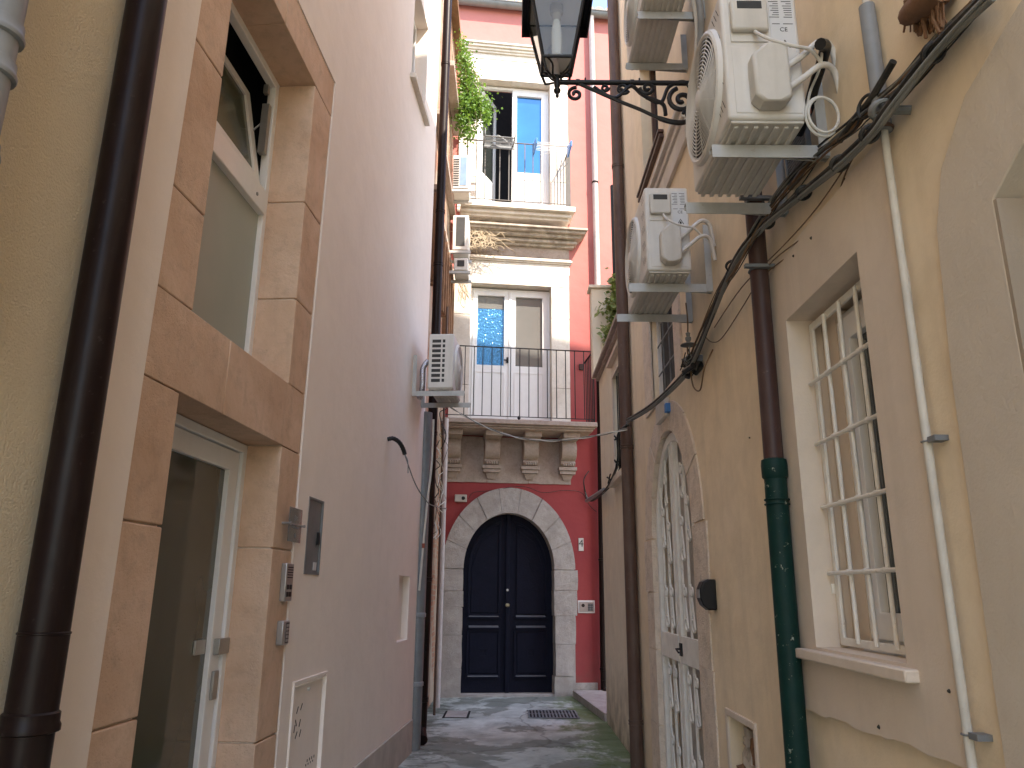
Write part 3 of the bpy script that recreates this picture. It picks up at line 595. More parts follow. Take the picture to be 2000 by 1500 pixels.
# the double door
dd = MB(); dd.prism(FF, archloop(cxa - .765, cxa + .765, .0, 1.95, 2.875, 24), -.24, -.2); ddo = dd.build("door", "door", rf, 0.003)
for sd in (-1, 1):
    q = MB()
    def arr(r_u, r_z, k=10): # quarter arch from side to centre
        return [(cxa + sd * r_u * math.cos(PI / 2 * j / k * .93), 1.95 + r_z * math.sin(PI / 2 * j / k * .93)) for j in range(k + 1)]
    cin = cxa + sd * .115
    # upper tall panel border
    outer = [(cin, 1.2), (cxa + sd * .66, 1.2)] + arr(.66, .8)[0:]; outer = [p for p in outer if abs(p[0] - cxa) > .115] + [(cin, 1.95 + .8 * .985)]
    inner = [(cin + sd * .035, 1.24), (cxa + sd * .62, 1.24)] + [p for p in arr(.62, .755) if abs(p[0] - cxa) > .152] + [(cin + sd * .035, 1.95 + .755 * .97)]
    q.prism(FF, outer, -.2, -.175, [inner])
    for za, zb in ((.28, 1.0),):
        frame_rect(q, FF, min(cin, cxa + sd * .66), max(cin, cxa + sd * .66), za, zb, .035, -.2, -.175)
    q.box(FF, min(cin, cxa + sd * .66) , max(cin, cxa + sd * .66), -.2, -.155, 1.165, 1.195); q.box(FF, min(cin, cxa + sd * .66), max(cin, cxa + sd * .66), -.2, -.155, 1.0, 1.03)
    q.box(FF, min(cin, cxa + sd * .66), max(cin, cxa + sd * .66), -.2, -.16, .25, .28)
    q.prism(FF, [(cin + sd * .05, 1.26), (cxa + sd * .60, 1.26), (cxa + sd * .60, 1.98), (cxa + sd * .45, 2.4), (cin + sd * .05, 2.6)], -.2, -.19)
    frame_rect(q, FF, min(cin + sd * .05, cxa + sd * .61), max(cin + sd * .05, cxa + sd * .61), .33, .95, .27, -.2, -.185)
    dl_ = q.build("door_leaf", "door", ddo, 0.006)
    a_, b_ = min(cin, cxa + sd * .66), max(cin, cxa + sd * .66)
    for z_ in (1.195, 1.03, .28): q = MB(); q.hexa([FF.p(a_ + .03, -.198, z_), FF.p(b_ - .03, -.198, z_), FF.p(b_ - .03, -.15, z_), FF.p(a_ + .03, -.15, z_), FF.p(a_ + .03, -.198, z_ + .03), FF.p(b_ - .03, -.198, z_ + .03), FF.p(b_ - .03, -.155, z_ + .006), FF.p(a_ + .03, -.155, z_ + .006)]); q.build("ledge_highlight", "ledge_hl", dl_)  # pale strips paint sky-lit highlights on the moulding tops
q = MB(); q.box(FF, cxa - .035, cxa + .035, -.2, -.165, .02, 2.86); q.build("cover_strip", "door", ddo, 0.01)
q = MB(); q.lathe(FF.p(cxa, -.165, 1.38), [(.03, 0), (.03, .008), (.012, .012), (.012, .03), (.028, .04), (.03, .055), (.02, .068)], 16, FF.N); q.build("door_knob", "brass", ddo)
q = MB(); q.lathe(FF.p(cxa, -.165, 1.62), [(.02, 0), (.02, .01), (.008, .012)], 12, FF.N); q.build("lock_cylinder", "steel", ddo)
q = MB(); q.box(FF, cxa - .8, cxa + .8, -.25, .03, -.05, .035); q.build("doorstep", "archst", rf, 0.01)

# stone band and corbels under the first balcony
q = MB()
for a, b in ((-1.13, -.42), (-.41, .28), (.29, 1.02)): q.prism(FF, rough(R4(a, b, 3.36, 4.14), .1, .004, int(a * 9)), -.1, .025)
q.build("stone_band", "corbst", rf, .004)
for i, px_ in enumerate((886, 963, 1039, 1113)):
    uc = FF.px(px_, 860, .35)[0]
    prof = [(0.02, 3.62), (.16, 3.66), (.2, 3.70), (.17, 3.74), (.24, 3.76), (.3, 3.82), (.33, 3.92), (.31, 4.0), (.27, 4.05), (.42, 4.07), (.5, 4.11), (.52, 4.16), (.02, 4.16)]
    # scrolled block seen from the side, extruded along u
    w_ = .125; q = MB(); k = len(prof)
    vs = [FF.p(uc - w_, n, z) for n, z in prof] + [FF.p(uc + w_, n, z) for n, z in prof]
    tr = tessellate_polygon([[Vector((n, z, 0)) for n, z in prof]])
    fs = [tuple(t_) for t_ in tr] + [tuple(i_ + k for i_ in reversed(t_)) for t_ in tr] + [(i_, (i_ + 1) % k, (i_ + 1) % k + k, i_ + k) for i_ in range(k)]
    q.add(vs, fs)
    for j, (ww, za, zb, dn) in enumerate(((.155, 3.58, 3.64, .17), (.135, 3.52, 3.575, .14), (.10, 3.42, 3.515, .1), (.14, 4.07, 4.16, .54))):
        if j == 2: q.hexa([FF.p(uc - .06, .02, za), FF.p(uc + .06, .02, za), FF.p(uc + .06, .05, za), FF.p(uc - .06, .05, za), FF.p(uc - ww, .02, zb), FF.p(uc + ww, .02, zb), FF.p(uc + ww, dn, zb), FF.p(uc - ww, dn, zb)])
        else: q.box(FF, uc - ww, uc + ww, .02, dn, za, zb)
    for j in range(5): q.lathe(FF.p(uc - .08 + j * .04, .19, 3.65), [(.012, 0), (.018, .03), (.006, .05)], 8)
    q.build("corbel", "corbst", rf, .006)
# first balcony slab
bal = MB()
bal.box(FF, -1.25, 1.28, 0, .66, 4.16, 4.19); bal.box(FF, -1.25, 1.30, 0, .70, 4.19, 4.22); bal.box(FF, -1.25, 1.335, 0, .75, 4.222, 4.30)
balc = bal.build("balcony", "corbst", rf, .012, seg=3)
def railing(fr, ua, ub, nf, z0, z1, us, mat, par, sec=.014, side=True, base=True, post=.02):
    q = MB(); q.box(fr, ua, ub, nf - .014, nf + .014, z1 - .014, z1); 
    if side: q.box(fr, ub - .028, ub, 0, nf - .015, z1 - .014, z1)
    rl = q.build("top_rail", mat, par, .002)
    q = MB(); q.box(fr, ua, ub, nf - .01, nf + .01, z0 + .05, z0 + .06)
    if side: q.box(fr, ub - .02, ub, 0, nf - .011, z0 + .05, z0 + .06)
    q.build("bottom_rail", mat, par)
    for u in us: MB().box(fr, u - sec / 2, u + sec / 2, nf - sec / 2, nf + sec / 2, z0 + .06, z1 - .014).build("baluster", mat, par)
    if side:
        for i in range(1, 6):
            n_ = nf * i / 6; MB().box(fr, ub - .01 - sec / 2, ub - .01 + sec / 2, n_ - sec / 2, n_ + sec / 2, z0 + .06, z1 - .014).build("baluster", mat, par)
    q = MB(); q.box(fr, ub - post, ub, nf - post / 2, nf + post / 2, z0, z1); q.build("corner_post", mat, par)
us = [FF.px(x, 760, .7)[0] for x in (907, 925, 942, 960, 978, 997, 1015, 1033, 1051, 1069, 1087, 1105, 1123, 1141)]
rl1 = thing("black_balcony_railing", "black iron railing on the lower balcony of the red house", "railing", FF.p(0, .7, 4.3))
railing(FF, -1.2, 1.305, .70, 4.30, 5.54, us, "black", rl1)
q = MB(); q.lathe(FF.p(.03, .72, 4.30), [(.01, 0), (.03, .03), (.02, .06)], 10); q.build("knob", "black", rl1)

def stone_frame(z_lo, z_hi, ul, ur, hole, mat, nm="stone_surround"):
    q = MB(); a, b, c, d = hole[0][0], hole[1][0], hole[0][1], hole[2][1]
    zs_ = [z_lo, z_lo + .75, z_lo + 1.45, z_lo + 2.05, d]
    for i in range(4):
        for x0, x1 in ((ul, a), (b, ur)):
            q.prism(FF, rough(R4(x0, x1, zs_[i] + .003, zs_[i + 1] - .003), .15, .003, i), -.27, .03 + .003 * (i % 2))
    mid = (a + b) / 2 - .06
    q.prism(FF, rough(R4(ul, mid - .002, d + .003, z_hi), .15, .003, 7), -.27, .032); q.prism(FF, rough(R4(mid + .003, ur, d + .003, z_hi), .15, .003, 8), -.27, .036)
    return q.build(nm, mat, rf, .006)
stone_frame(4.3, 7.2, -1.1, 1.03, W2, "limest"); stone_frame(8.35, 11.6, -1.05, 1.05, W3, "limest")
def mould(ul, ur, z, layers, mat, nm="cornice"):
    q = MB(); zz = z
    for h, p_ in layers: q.box(FF, ul, ur + p_ * .75, 0, p_, zz, zz + h - .0015); zz += h
    return q.build(nm, mat, rf, .006, seg=2)
mould(-1.0, 1.02, 7.2, [(.2, .034), (.03, .06), (.035, .09), (.03, .07)], "limest")
mould(-1.0, 1.02, 7.52, [(.2, .03)], "corbst", "frieze")
mould(-1.05, 1.04, 7.72, [(.05, .10), (.05, .17), (.03, .14), (.06, .25), (.05, .33), (.04, .38)], "corniced")
mould(-1.0, 1.02, 8.0, [(.09, .05)], "limest", "frieze")
mould(-1.0, .70, 8.12, [(.05, .36), (.05, .42), (.03, .40), (.10, .5)], "limest", "balcony")
mould(-1.05, .98, 11.6, [(.1, .035), (.12, .045), (.04, .08), (.05, .11), (.05, .15), (.04, .18)], "limest")
# first-floor french window
def french(z0, z1, a, b, za, zb, npane, leaves):
    q = MB(); frame_rect(q, FF, a, b, z0, z1, .05, -.22, -.15); return q.build("window", "white", rf, .004)
w2 = french(4.33, 6.93, -.757, .703, 0, 0, 0, 0)
for sd, gm in ((0, "ripg"), (1, "greyg")):
    a, b = (-.705, -.05) if sd == 0 else (-.01, .65)
    q = MB(); q.prism(FF, R4(a, b, 4.38, 6.88), -.21, -.13, [R4(a + .085, b - .085, 5.47, 6.79)]); lf = q.build("window_leaf", "white", w2, .005)
    MB().box(FF, a + .08, b - .08, -.185, -.18, 5.46, 6.8).build("pane", gm, lf)
    q = MB(); frame_rect(q, FF, a + .06, b - .06, 4.5, 5.36, .03, -.13, -.122); q.build("panel_moulding", "white", lf, .002)
MB().box(FF, -.05, -.01, -.21, -.115, 4.38, 6.88).build("cover_strip", "white", w2, .004)
q = MB(); q.box(FF, -.09, -.055, -.13, -.10, 5.52, 5.62); q.box(FF, -.14, -.06, -.105, -.09, 5.555, 5.575); q.build("handle", "black", w2)
q = MB(); q.box(FF, -.62, -.14, -.179, -.175, 6.55, 6.79); q.build("roller_blind", "greyg", w2)
# second-floor french window, left leaf folded open
w3 = french(8.37, 11.22, -.702, .70, 0, 0, 0, 0)
a, b = -.02, .65
q = MB(); q.prism(FF, R4(a, b, 8.42, 11.17), -.21, -.13, [R4(a + .09, b - .09, 9.35, 11.05)]); lf = q.build("window_leaf", "white", w3, .005)
MB().box(FF, a + .08, b - .08, -.185, -.18, 9.34, 11.06).build("pane", "blueg", lf)
q = MB(); frame_rect(q, FF, a + .06, b - .06, 8.5, 9.22, .03, -.13, -.122); q.build("panel_moulding", "white", lf, .002)
HF = Frame(FF.p(-.65, -.15, 0), FF.U * math.cos(math.radians(58)) - FF.N * math.sin(math.radians(58)) , (0, 0, 1)); HF.N = Vector((HF.U.y, -HF.U.x, 0)).normalized()
q = MB(); q.prism(HF, R4(0.0, .66, 8.42, 11.15), -.025, .025, [R4(.085, .575, 9.35, 11.05)]); lf = q.build("open_leaf", "white", w3, .005)
MB().box(HF, .08, .58, -.004, .004, 9.34, 11.06).build("pane", "wglass", lf)
# gutter, roof tiles
q = MB(); pts = [FF.p(-1.35, .13, 12.95), FF.p(5.4, .13, 12.95)]; k = 14; vs = []; fs = []
for P in pts:
    for j in range(k + 1): an = PI + PI * j / k; vs.append(P + FF.N * math.cos(an) * .09 + Vector((0, 0, math.sin(an) * .09)))
fs = [(j, j + 1, k + 2 + j, k + 1 + j) for j in range(k)]
q.add(vs, fs); q.tube([FF.p(-1.35, .225, 12.95), FF.p(5.4, .225, 12.95)], .012, 8); q.build("gutter", "gmetal", rf)
q = MB(); q.box(FF, -1.4, 5.4, -.4, .1, 12.955, 12.985); q.build("eave_board", "corniced", rf)
q = MB()
for i in range(32):
    u = -1.3 + i * .2; k = 8; vs = []
    for n_, z_, rr in ((.19, 13.0, .085), (-.9, 13.45, .075)):
        for j in range(k + 1): an = PI * j / k; vs.append(FF.p(u + math.cos(an) * rr, n_, z_ + math.sin(an) * rr * .8))
    q.add(vs, [(j, j + 1, k + 2 + j, k + 1 + j) for j in range(k)] + [tuple(range(k + 1))])
q.hexa([FF.p(-1.4, -.9, 13.40), FF.p(5.4, -.9, 13.40), FF.p(5.4, .17, 12.99), FF.p(-1.4, .17, 12.99), FF.p(-1.4, -.9, 13.43), FF.p(5.4, -.9, 13.43), FF.p(5.4, .17, 13.02), FF.p(-1.4, .17, 13.02)])
q.build("roof_tiles", "tile", rf)

# things on the red facade
dp = thing("facade_downpipe", "pale painted downpipe running down the red facade from the roof gutter", "downpipe", FF.p(1.52, .09, 0))
q = MB(); q.tube([FF.p(1.55, .09, 5.9), FF.p(1.55, .09, 12.8), FF.p(1.55, .13, 12.88)], .055, 16); q.build("pipe", "zinc", dp)
q = MB(); q.tube([FF.p(1.5, .09, .25), FF.p(1.55, .09, 5.9)], .052, 16); q.tube(smoothpath([FF.p(1.5, .09, .25), FF.p(1.5, .1, .1), FF.p(1.5, .22, .06)], 4), .052, 16); q.build("lower_pipe", "brown", dp)  # dark iron at the foot; the brown above it paints in shade
q = MB()
for z in (.4, 2.1, 5.88, 9.1): q = MB(); q.lathe(FF.p(1.5 + .05 * z / 5.9 if z < 5.9 else 1.55, .09, z), [(.055, 0), (.065, .003), (.065, .03), (.055, .033)], 16); q.build("collar", "brown", dp)
np_ = thing("house_number", "small white number plate on the red wall right of the arched door", "number plate", FF.p(1.2, 0, 2.1))
q = MB(); u_, z_ = FF.px(1135, 1063); q.box(FF, u_ - .045, u_ + .04, 0, .012, z_ - .11, z_ + .1); q.build("plate", "marble", np_, .003)
q = MB(); q.add(*textmesh("4", .17, FF, u_ - .003, .0125, z_ + .01)); q.build("number", "ink", np_, smooth=False)
kb = thing("wall_intercom", "grey intercom box with keypad on the red wall right of the arched door", "intercom", FF.p(1.28, 0, 1.2))
u_, z_ = FF.px(1145, 1185); q = MB(); q.box(FF, u_ - .14, u_ + .14, 0, .02, z_ - .1, z_ + .1); q.build("frame", "white", kb, .004)
q = MB(); q.box(FF, u_ - .12, u_ + .12, .02, .035, z_ - .08, z_ + .08); q.build("housing", "steel", kb, .003)
q = MB(); q.box(FF, u_ + .02, u_ + .11, .035, .038, z_ - .065, z_ + .05); q.lathe(FF.p(u_ - .06, .035, z_ + .02), [(.028, 0), (.028, .003)], 16, FF.N); q.build("key_field", "blackpl", kb)
q = MB()
for i in range(4):
    for j in range(3): q.box(FF, u_ + .028 + j * .027, u_ + .046 + j * .027, .038, .041, z_ - .058 + i * .027, z_ - .04 + i * .027)
q.build("keys", "gpipe", kb)
jb = thing("junction_box", "small grey junction box above the left shoulder of the stone arch", "junction box", FF.p(-.9, 0, 3.1))
u_, z_ = FF.px(900, 973, .05); q = MB(); q.box(FF, u_ - .1, u_ + .1, 0, .06, z_ - .06, z_ + .06); q.build("box", "tankwhite", jb, .008)
q = MB(); q.lathe(FF.p(u_ + .04, .06, z_), [(.03, 0), (.03, .01), (.01, .015)], 14, FF.N); q.build("button", "blackpl", jb)
ws = MB(); u_, z_ = FF.px(1135, 717); ws.box(FF, u_ - .04, u_ + .04, 0, .04, z_ - .06, z_ + .05); tag(ws.build("outdoor_socket", "brownp", None, .006), "small brown outdoor socket on the red wall beside the lower balcony", "socket")

# upper white railing with drying racks
rl2 = thing("grey_balcony_railing", "thin weathered grey railing on the upper balcony of the red house", "railing", FF.p(0, .46, 8.35))
us = [FF.px(x, 340, .46)[0] for x in (912, 930, 947, 976, 994, 1010, 1025, 1041, 1056, 1073, 1088)]
railing(FF, -1.0, 1.0, .46, 8.35, 9.6, us, "railgrey", rl2, sec=.017)
dk = thing("grey_drying_rack", "grey folding drying rack hooked on the upper balcony rail", "drying rack", FF.p(-.3, .55, 9.6))
ua, _ = FF.px(945, 285, .6); ub, _ = FF.px(1003, 285, .6)
q = MB()
for n_ in (.5, .78): q.tube([FF.p(ua, n_, 9.49), FF.p(ub, n_, 9.49)], .011, 6)
for i in range(7): q.tube([FF.p(ua, .52 + i * .04, 9.49), FF.p(ub, .52 + i * .04, 9.49)], .006, 6)
for u in (ua, ub): q.tube(smoothpath([FF.p(u, .44, 9.70), FF.p(u, .47, 9.64), FF.p(u, .5, 9.50), FF.p(u, .80, 9.47), FF.p(u, .82, 9.62)], 4), .014, 6)
q.tube(smoothpath([FF.p(ua + .15, .6, 9.5), FF.p(ua + .25, .62, 9.62), FF.p(ub - .1, .6, 9.5)], 5), .01, 6)
q.box(FF, ua - .02, ub + .04, .5, .52, 9.42, 9.5); q.build("rack", "gmetal", dk)
wk = thing("white_drying_rack", "white wire drying rack with blue end clips on the upper balcony rail", "drying rack", FF.p(.6, .55, 9.5))
ua, _ = FF.px(1045, 290, .6); ub, _ = FF.px(1112, 290, .6)
q = MB()
for i in range(6): q.tube([FF.p(ua, .5 + i * .05, 9.46), FF.p(ub, .5 + i * .05, 9.46)], .005, 6)
q.tube([FF.p(ua + .12, .48, 9.38), FF.p(ub - .08, .7, 9.38)], .005, 6); q.build("wires", "white", wk)
for u in (ua, ub):
    q = MB(); q.prism(Frame(FF.p(u, 0, 0), FF.N, FF.U), [(.45, 9.38), (.78, 9.42), (.8, 9.52), (.5, 9.6), (.45, 9.66)], -.015, .015); q.build("end_clip", "bluepl", wk, .006)
q = MB(); q.tube([FF.p(ub - .12, .5, 9.3), FF.p(ub - .2, .48, 8.95), FF.p(ub - .02, .5, 9.25)], .01, 6); q.build("folding_leg", "gmetal", wk)

# marble doorstep in the recess at the right
q = MB(); q.add([(1.0, 12.8, -.02), (1.22, 10.5, -.02), (3.0, 10.5, -.02), (3.0, 13.1, -.02), (1.0, 12.8, .1), (1.22, 10.5, .1), (3.0, 10.5, .1), (3.0, 13.1, .1)], [(0, 1, 2, 3), (4, 7, 6, 5), (0, 4, 5, 1), (1, 5, 6, 2), (2, 6, 7, 3), (3, 7, 4, 0)])
tag(q.build("stone_step", "archst", None, .008), "pale grey stone step in the recess right of the arched door", "step")

# ================================================================== RIGHT: low terrace house
lb = thing("terrace_house", "low sand coloured house with dark barred window and terrace parapet", "house", RF.p(9, 0, 0))
LWm = R4(8.17, 8.93, 2.93, 4.12)
MB().prism(RF, R4(7.76, 10.41, -.2, 4.55), -3.0, -.002, [LWm]).build("wall", "lowb", lb, smooth=False)
q = MB(); q.box(RF, 7.77, 10.45, -1.2, .09, 4.55, 4.60); q.box(RF, 7.77, 10.42, -1.2, .045, 4.5, 4.549); q.build("coping", "corbst", lb, .008)
MB().box(RF, 8.1, 9.0, -.25, -.2, 2.9, 4.15).build("window_back", "dark", lb)
wq = MB(); frame_rect(wq, RF, 8.17, 8.93, 2.93, 4.12, .04, -.15, -.1); wo = wq.build("window", "white", lb)
MB().box(RF, 8.2, 8.9, -.14, -.13, 2.96, 4.1).build("pane", "wglass", wo)
q = MB(); frame_rect(q, RF, 8.12, 8.98, 2.88, 4.17, .055, 0, .02); q.box(RF, 8.05, 9.05, 0, .08, 2.8, 2.87); q.box(RF, 8.02, 9.08, 0, .06, 4.3, 4.34); q.build("window_surround", "patch", lb, .004)
q = MB()
for i in range(1, 6): q.box(RF, 8.17 + i * .127 - .006, 8.17 + i * .127 + .006, -.03, -.018, 2.93, 4.12)
q.build("window_bars", "black", lb)
q = MB(); q.box(WF, 1.16, 3.2, -10.65, -10.44, 4.601, 5.93); q.box(WF, 1.12, 3.2, -10.69, -10.40, 5.932, 5.98); q.build("parapet", "lowb", lb, .01)
pg = thing("pergola_post", "black iron post with diagonal brace standing on the terrace", "post", (1.42, 9.6, 4.6))
x1 = 1.5
q = MB(); q.tube([(x1, 10.3, 5.98), (x1, 10.3, 7.55)], .035, 8); q.tube([(x1, 10.3, 7.52), (x1 + .4, 10.3, 7.52)], .03, 8); q.build("post", "black", pg)
q = MB(); q.tube([(x1 + .02, 10.3, 7.55), (x1 + .3, 10.3, 8.3)], .02, 8); q.tube(smoothpath([(x1 + .1, 10.3, 7.6), (x1 + .15, 10.3, 7.75), (x1 + .25, 10.3, 7.7), (x1 + .2, 10.3, 7.6)], 5), .012, 6); q.build("brace", "black", pg)

# ================================================================== RIGHT: tall ochre building
tb = thing("ochre_building", "tall ochre rendered building along the right with air conditioners and barred window", "building", RF.p(4, 0, 0))
BW = [(2.215, 1.17), (3.40, 1.15), (3.43, 3.03), (3.30, 3.06), (2.21, 3.06)]; GA = archloop(5.2, 6.72, -.2, 2.05, 2.86); FW = R4(5.45, 6.41, 3.17, 3.9)
FW = R4(5.46, 6.42, 3.16, 3.95); UW = R4(5.7, 6.45, 5.35, 6.6); HO = R4(4.15, 4.62, .3, .93)
RAO = [(-.9, -.2), (1.75, -.2), (1.74, 2.05), (1.735, 2.45), (1.70, 2.57), (1.60, 2.655), (1.45, 2.72), (1.2, 2.78), (0.6, 2.8), (-1.0, 2.8)]
RAO = [(-1.21, -.2), (2.05, -.2), (2.04, 1.4), (2.02, 2.2), (1.985, 2.61), (1.92, 2.77), (1.77, 2.90), (1.53, 2.975), (1.2, 3.04), (-1.21, 3.09)]
MB().prism(RF, [(-4.5, -.2), (7.75, -.2), (7.75, 11.2), (5.1, 11.2), (5.1, 12.5), (-4.5, 12.5)], -.5, 0, [BW, GA, FW, UW, HO, RAO]).build("wall", "right", tb, smooth=False)  # unseen roofline stepped to shape the sun patch on the pink wall
MB().box(WF, 1.75, 6, -7.75, -7.65, -.2, 11.19).build("end_wall", "right", tb)
q = MB(); q.box(WF, 3.6, 8.5, -7.7, -5.5, 11.2, 14.7); q.build("shadow_block", "right", tb)  # unseen block added to cast the straight shadow edge on the red facade
MB().box(RF, -4.4, 7.6, -.62, -.56, -.2, 12).build("back_wall", "dark", tb)
# barred window
BWm = [(2.206, 1.16), (3.41, 1.14), (3.44, 3.04), (3.30, 3.07), (2.2, 3.07)]
q = MB(); q.prism(RF, rough(BWm, .05, .008, 4), -.3, .022, [R4(2.465, 3.18, 1.395, 2.772)]); q.build("plaster_surround", "patch", tb, .006)
q = MB(); q.box(RF, 2.40, 3.30, -.3, .065, 1.345, 1.384); q.build("window_sill", "patch", tb, .006)
wq = MB(); frame_rect(wq, RF, 2.47, 3.03, 1.405, 2.73, .045, -.2, -.14); wo = wq.build("window", "white", tb, .004)
MB().box(RF, 3.03, 3.17, -.29, -.13, 1.40, 2.765).build("reveal", "patch", wo)
q = MB(); frame_rect(q, RF, 2.50, 2.99, 1.44, 2.69, .095, -.18, -.115); q.box(RF, 2.94, 2.955, -.115, -.108, 1.45, 2.68); lf = q.build("window_leaf", "white", wo, .006)
MB().box(RF, 2.58, 2.91, -.16, -.15, 1.52, 2.61).build("pane", "wglass", lf)
q = MB(); q.box(RF, 2.47, 3.03, -.14, -.1, 1.385, 1.425); q.build("window_threshold", "white", wo, .004)
gr = thing("window_grille", "cream iron bars over the near right window with a sill below", "window grille", RF.p(2.8, -.05, 1.4))
q = MB(); frame_rect(q, RF, 2.475, 3.165, 1.405, 2.745, .03, -.085, -.07); q.box(RF, 3.17, 3.2, -.09, -.06, 1.6, 1.64); q.build("grille_frame", "iron_w", gr, .003)
for u in (2.688, 2.837, 2.984): q = MB(); q.tube([RF.p(u, -.062, 1.42), RF.p(u, -.062, 2.73)], .0085, 10); q.build("upright_bar", "iron_w", gr)
for z in (1.68, 1.945, 2.21, 2.475):
    q = MB(); q.tube([RF.p(2.48, -.052, z), RF.p(3.165, -.052, z)], .0085, 10)
    for u in (2.688, 2.837, 2.984): q.lathe(RF.p(u - .012, -.054, z), [(.011, 0), (.0125, .004), (.0125, .02), (.011, .024)], 10, (0, 1, 0))
    q.build("cross_bar", "iron_w", gr)
# right archway surround (beige)
q = MB(); AO = [(-1.2, -.2), (2.06, -.2), (2.05, 1.4), (2.03, 2.2), (1.995, 2.62), (1.93, 2.78), (1.78, 2.91), (1.54, 2.985), (1.2, 3.05), (-1.2, 3.1)]
q.prism(RF, AO, -.4, .016, [[(-1.0, -.19), (1.74, -.19), (1.74, 2.575), (1.615, 2.645), (1.3, 2.77), (-1.0, 2.89)]]); q.build("arch_surround", "arch_r", tb, .004)
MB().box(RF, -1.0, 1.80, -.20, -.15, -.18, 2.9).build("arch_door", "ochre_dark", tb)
MB().box(RF, 1.727, 1.7395, -.149, .0155, -.19, 2.572).build("reveal_shade_strip", "ochre_dark", tb)  # thin dark strip added as painted shade over the bright reveal
# gate stone surround
q = MB(); cg = 5.96
def ellg(a_, b_, an): return (cg + a_ * math.cos(an), 2.05 + b_ * math.sin(an))
for i in range(7):
    a0 = PI * i / 7 + .006; a1 = PI * (i + 1) / 7 - .006
    q.prism(RF, rough([ellg(.74, .79, a0 + (a1 - a0) * j / 4) for j in range(5)] + [ellg(1.06, 1.02, a1 - (a1 - a0) * j / 4) for j in range(5)], .1, .004, i), -.2, .012 + .004 * (i % 2))
for sd in (-1, 1):
    for a, b, ex in ((-.1, .55, .03), (.55, 1.14, 0), (1.14, 1.6, -.02), (1.6, 2.045, .04)):
        x0, x1_ = cg + sd * .74, cg + sd * (1.08 + ex); q.prism(RF, rough(R4(min(x0, x1_), max(x0, x1_), a + .003, b - .003), .08, .005, int(a * 10) + sd), -.2, .014 + .003 * sd)
q.build("gate_surround", "beigest", tb, .01)
q = MB(); q.prism(RF, R4(cg - .2, cg + .16, 2.93, 3.12), 0, .05); q.build("keystone", "limest", tb, .01)
# fanlight
wq = MB(); frame_rect(wq, RF, 5.46, 6.42, 3.16, 3.95, .04, -.1, -.05); wo = wq.build("fanlight", "white", tb)
MB().box(RF, 5.48, 6.40, -.09, -.08, 3.18, 3.93).build("pane", "darkg", wo)
q = MB()
for i in range(1, 4): q.box(RF, 5.46 + i * .24 - .006, 5.46 + i * .24 + .006, -.06, -.05, 3.2, 3.91)
for i in range(1, 3): q.box(RF, 5.5, 6.38, -.05, -.042, 3.16 + i * .263 - .006, 3.16 + i * .263 + .006)
q.build("muntin", "gmetal", wo)
q = MB(); q.prism(RF, rough(R4(5.25, 6.75, 3.13, 4.15), .1, .006, 6), -.01, .018, [R4(5.46, 6.42, 3.16, 3.95)]); q.build("fanlight_surround", "beigest", tb, .005)
# upper window and mouldings
wq = MB(); frame_rect(wq, RF, 5.7, 6.45, 5.35, 6.6, .05, -.15, -.1); wo = wq.build("window", "brownt", tb)
MB().box(RF, 5.74, 6.41, -.14, -.13, 5.4, 6.56).build("pane", "wglass", wo)
q = MB(); q.box(RF, 5.5, 6.6, 0, .05, 5.28, 5.31); q.box(RF, 5.5, 6.6, 0, .04, 5.23, 5.268); q.build("window_sill", "brownt", tb, .005)
q = MB(); q.box(RF, 4.7, 6.65, 0, .08, 4.93, 4.98); q.box(RF, 4.7, 6.65, 0, .05, 4.87, 4.928); q.box(RF, 4.7, 6.6, 0, .03, 4.7, 4.868); q.build("string_course", "limest", tb, .006)
# hole with rubbish
q = MB(); frame_rect(q, RF, 4.11, 4.66, .26, .97, .035, -.02, .012); q.build("niche_frame", "patch", tb, .004)
MB().box(RF, 4.1, 4.7, -.22, -.2, .2, 1.0).build("niche_back", "wood", tb)
rb = thing("crumpled_packaging", "crumpled plastic and cups stuffed in the small wall niche", "rubbish", RF.p(4.4, -.1, .3))
rnd = random.Random(9)
for i in range(15):
    c = RF.p(rnd.uniform(4.22, 4.58), rnd.uniform(-.12, -.03), rnd.uniform(.42, .84)); q = MB()
    vs = []; fs = []
    for a_ in range(6):
        for b_ in range(8):
            th_ = PI * a_ / 5; ph_ = 2 * PI * b_ / 8; r_ = rnd.uniform(.03, .09)
            vs.append(c + Vector((math.sin(th_) * math.cos(ph_) * .6, math.sin(th_) * math.sin(ph_), math.cos(th_))) * r_)
    for a_ in range(5):
        for b_ in range(8): fs.append((a_ * 8 + b_, a_ * 8 + (b_ + 1) % 8, a_ * 8 + 8 + (b_ + 1) % 8, a_ * 8 + 8 + b_))
    q.add(vs, fs); q.build("wrapper", rnd.choice(("junk", "paper", "junk", "wood")), rb, smooth=False)
bb = thing("black_wall_lamp", "rounded black plastic box lamp on the ochre wall beside the white gate", "wall lamp", RF.p(4.78, 0, 1.48))
q = MB(); q.prism(Frame(RF.p(4.72, 0, 0), RF.N, RF.U), [(0, 1.5), (.05, 1.5), (.085, 1.53), (.1, 1.57), (.1, 1.62), (.08, 1.665), (.05, 1.68), (0, 1.68)], 0, .1); q.build("housing", "blackpl", bb, .012)
q = MB(); q.box(RF, 4.735, 4.805, .098, .103, 1.57, 1.62); q.build("lens", "steel", bb)
